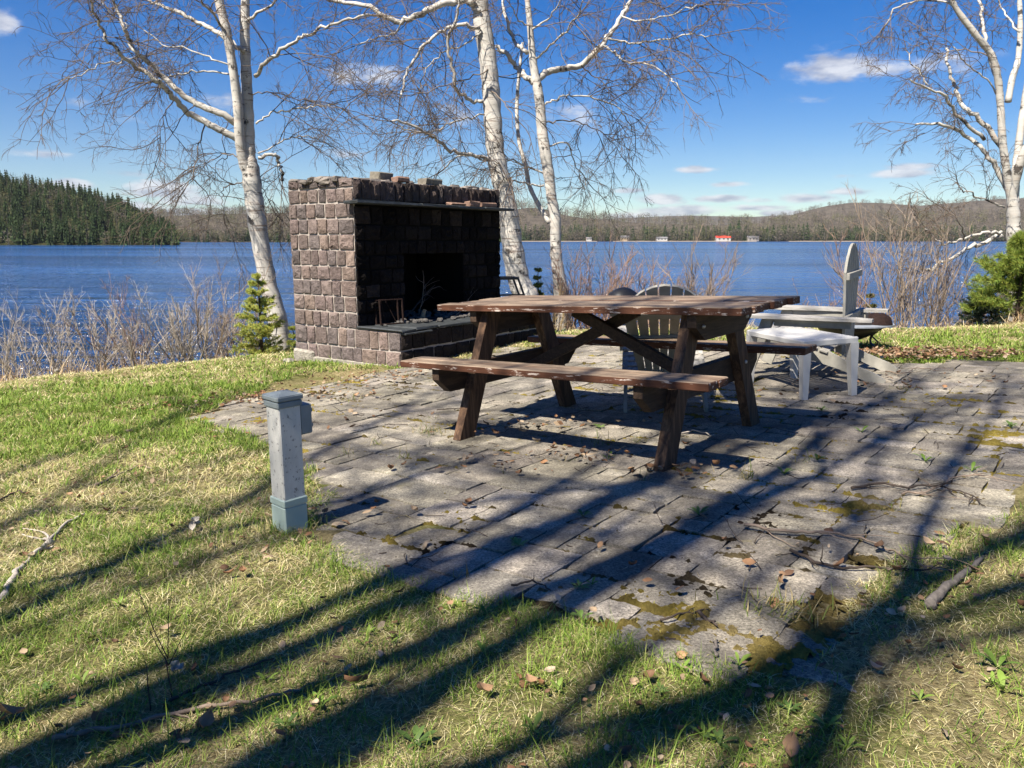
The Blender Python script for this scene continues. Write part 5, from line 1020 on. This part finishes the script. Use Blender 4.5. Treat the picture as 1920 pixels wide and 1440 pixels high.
# ------------------------------------------------------------------ bare trees standing behind the camera: their shadows cross lawn and patio
def shadow_tree(gA, gB, back, r0, hmax, label, limbs=9, crown0=5.0, wob=.05, kf=1.0):
    A, B = np.array(gp(*gA)[:2]), np.array(gp(*gB)[:2]); u = (B-A)/np.linalg.norm(B-A); k = kf/math.hypot(SX, SY); base = A-u*back; gz = float(ground(base[0], base[1]))
    n = 26; s = np.linspace(0, hmax/k, n); P = np.stack([base[0]+u[0]*s-SX*k*s, base[1]+u[1]*s-SY*k*s, gz+k*s], 1); P[1:-1, :2] += np.cumsum(RNG.normal(0, wob*.35, (n-2, 2)), 0)*.5; P[0, 2] -= .2
    r = thing('bare_tree', label, 'tree', (base[0], base[1], gz), 0, 'grove behind the camera' if 'grove' in label else None); org = np.array((base[0], base[1], gz)); R = np.linspace(r0*1.1, r0*.3, n); mb = MB(); mb.tube(P-org, R, 10); mb.build('trunk', BARK, r, True)
    S, D, L = [], [], []
    for j in range(max(3, int(limbs*.6))):
        h = RNG.uniform(crown0, hmax*.95); i = min(n-2, int(h/hmax*(n-1))); a = RNG.uniform(0, 6.283); S.append(P[i]); D.append((math.cos(a), math.sin(a), RNG.uniform(.5, 1.3))); L.append((hmax-h)*.5+RNG.uniform(1, 2.2))
    S, D, L = map(np.array, (S, D, L)); P1 = grow(S, D, L, 9, .12, .10); S2, D2, L2, _ = sprout(P1, L, 4, .15, .7, .5); P2 = grow(S2, D2, L2, 6, .15, .14); S3, D3, L3, _ = sprout(P2, L2, 1, .15, .65, .5); P3 = grow(S3, D3, L3, 5, .3, .16)
    VV = []; QQ = []; CC = []; o = 0
    for Pq, R0, ns in ((P1, r0*.34, 6), (P2, .010, 4), (P3, .0035, 3)):
        kk = Pq.shape[1]; V, Q = batch_tubes(Pq-org, np.full(Pq.shape[:2], R0)*np.linspace(1, .35, kk), ns); VV.append(V); QQ.append(Q+o); o += len(V); CC.append(np.tile(np.array((.22, .18, .15)), (len(V), 1)))
    npmesh('crown', np.concatenate(VV), [np.concatenate(QQ)], TWIG, r, cols=np.concatenate(CC), smooth=True)
for (gA, gB, back, r0, hm, lab, nl, c0_, kf) in (
    ((560,1420),(1000,1180), 4.0, .055, 12, 'crooked birch close behind the camera shading the middle of the lawn', 9, 7, 1),
    ((1200,900),(1500,790), 7.0, .05, 14, 'tall birch behind the camera shading pavers right of the table', 12, 8, 1),
    ((267,1027),(510,897), 5.5, .055, 12, 'slim birch behind the camera whose shadow passes the grey post', 9, 8.5, 1),
    ((467,1187),(1016,915), 5.0, .060, 13, 'birch behind the camera whose shadow runs under the picnic table', 10, 8.5, 1),
    ((737,1140),(1142,948), 6.0, .050, 13, 'thin birch behind the camera shading the middle pavers', 9, 8, 1),
    ((725,1361),(1410,914), 5.0, .070, 14, 'stout birch behind the camera throwing the broad shadow across the patio', 12, 8, 1),
    ((1058,1340),(1650,1150), 4.5, .036, 12, 'leaning birch behind the camera shading the front patio corner', 9, 7, 1),
    ((1444,1244),(1900,985), 5.5, .075, 13, 'birch behind the camera shading the right patio edge', 12, 6.5, 1),
    ((83,930),(300,800), 7.0, .050, 12, 'thin birch far behind the camera shading the left lawn', 8, 8, 1),
    ((40,875),(350,772), 7.0, .055, 12, 'birch far behind the camera shading the lawn by the patio corner', 8, 8, 1),
    ((150,1420),(567,1215), 4.0, .075, 12, 'birch close behind the camera shading the lower left lawn', 8, 7.5, 1)):
    shadow_tree(gA, gB, back, r0*1.2, hm, lab, nl, c0_, .05, kf)
SUNU = np.array((SX, SY))/math.hypot(SX, SY)
for k, (px, py, da, r0, back) in enumerate(((60,1180,10,.040,5),(30,960,-12,.045,7),(640,1330,6,.050,4.5),(850,1190,-6,.030,6),(960,1010,12,.028,7),(1120,1060,-4,.034,6.5),(1300,1050,8,.030,6),(1650,960,-5,.045,6),(1700,830,-10,.050,6),(1560,1075,8,.045,6),(1850,760,4,.05,7),(1400,720,-6,.035,8),(1780,880,6,.035,7),(420,860,4,.030,8),(200,940,-18,.035,7),(560,1040,15,.028,6))):
    A = np.array(gp(px, py)); a = math.radians(da); u = np.array((SUNU[0]*math.cos(a)-SUNU[1]*math.sin(a), SUNU[0]*math.sin(a)+SUNU[1]*math.cos(a))); base = A[:2]-u*back
    # ground points back to pixels for the builder
    def px_of(p):
        c_, s_ = math.cos(PITCH), math.sin(PITCH); d = p[1]*c_-p[2]*s_; return (960+F*p[0]/d, 720-F*(p[1]*s_+p[2]*c_)/d)
    B = np.array((A[0]+u[0]*2, A[1]+u[1]*2, 0)); B[2] = float(plane(B[0], B[1]))
    shadow_tree((px, py), px_of(B), back, r0, RNG.uniform(9, 12), 'thin bare tree of the grove standing behind the camera', 7 if px > 1350 else 4, RNG.uniform(4.5, 7), .08)
# ------------------------------------------------------------------ clear spring air, a little haze over the far hills
mb = MB(); mb.box((0, 2500, 247), (13000, 5400, 506)); hz = mb.build('haze', [], None); hz['kind'] = 'stuff'
m = bpy.data.materials.new('thin_air'); m.use_nodes = True; nt = m.node_tree; nt.nodes.remove(nt.nodes['Principled BSDF'])
pv = nd(nt, 'ShaderNodeVolumePrincipled', {'Color': (.80, .87, 1.0), 'Density': .00004, 'Anisotropy': .2}); nt.links.new(pv.outputs[0], nt.nodes['Material Output'].inputs['Volume']); hz.data.materials.append(m)
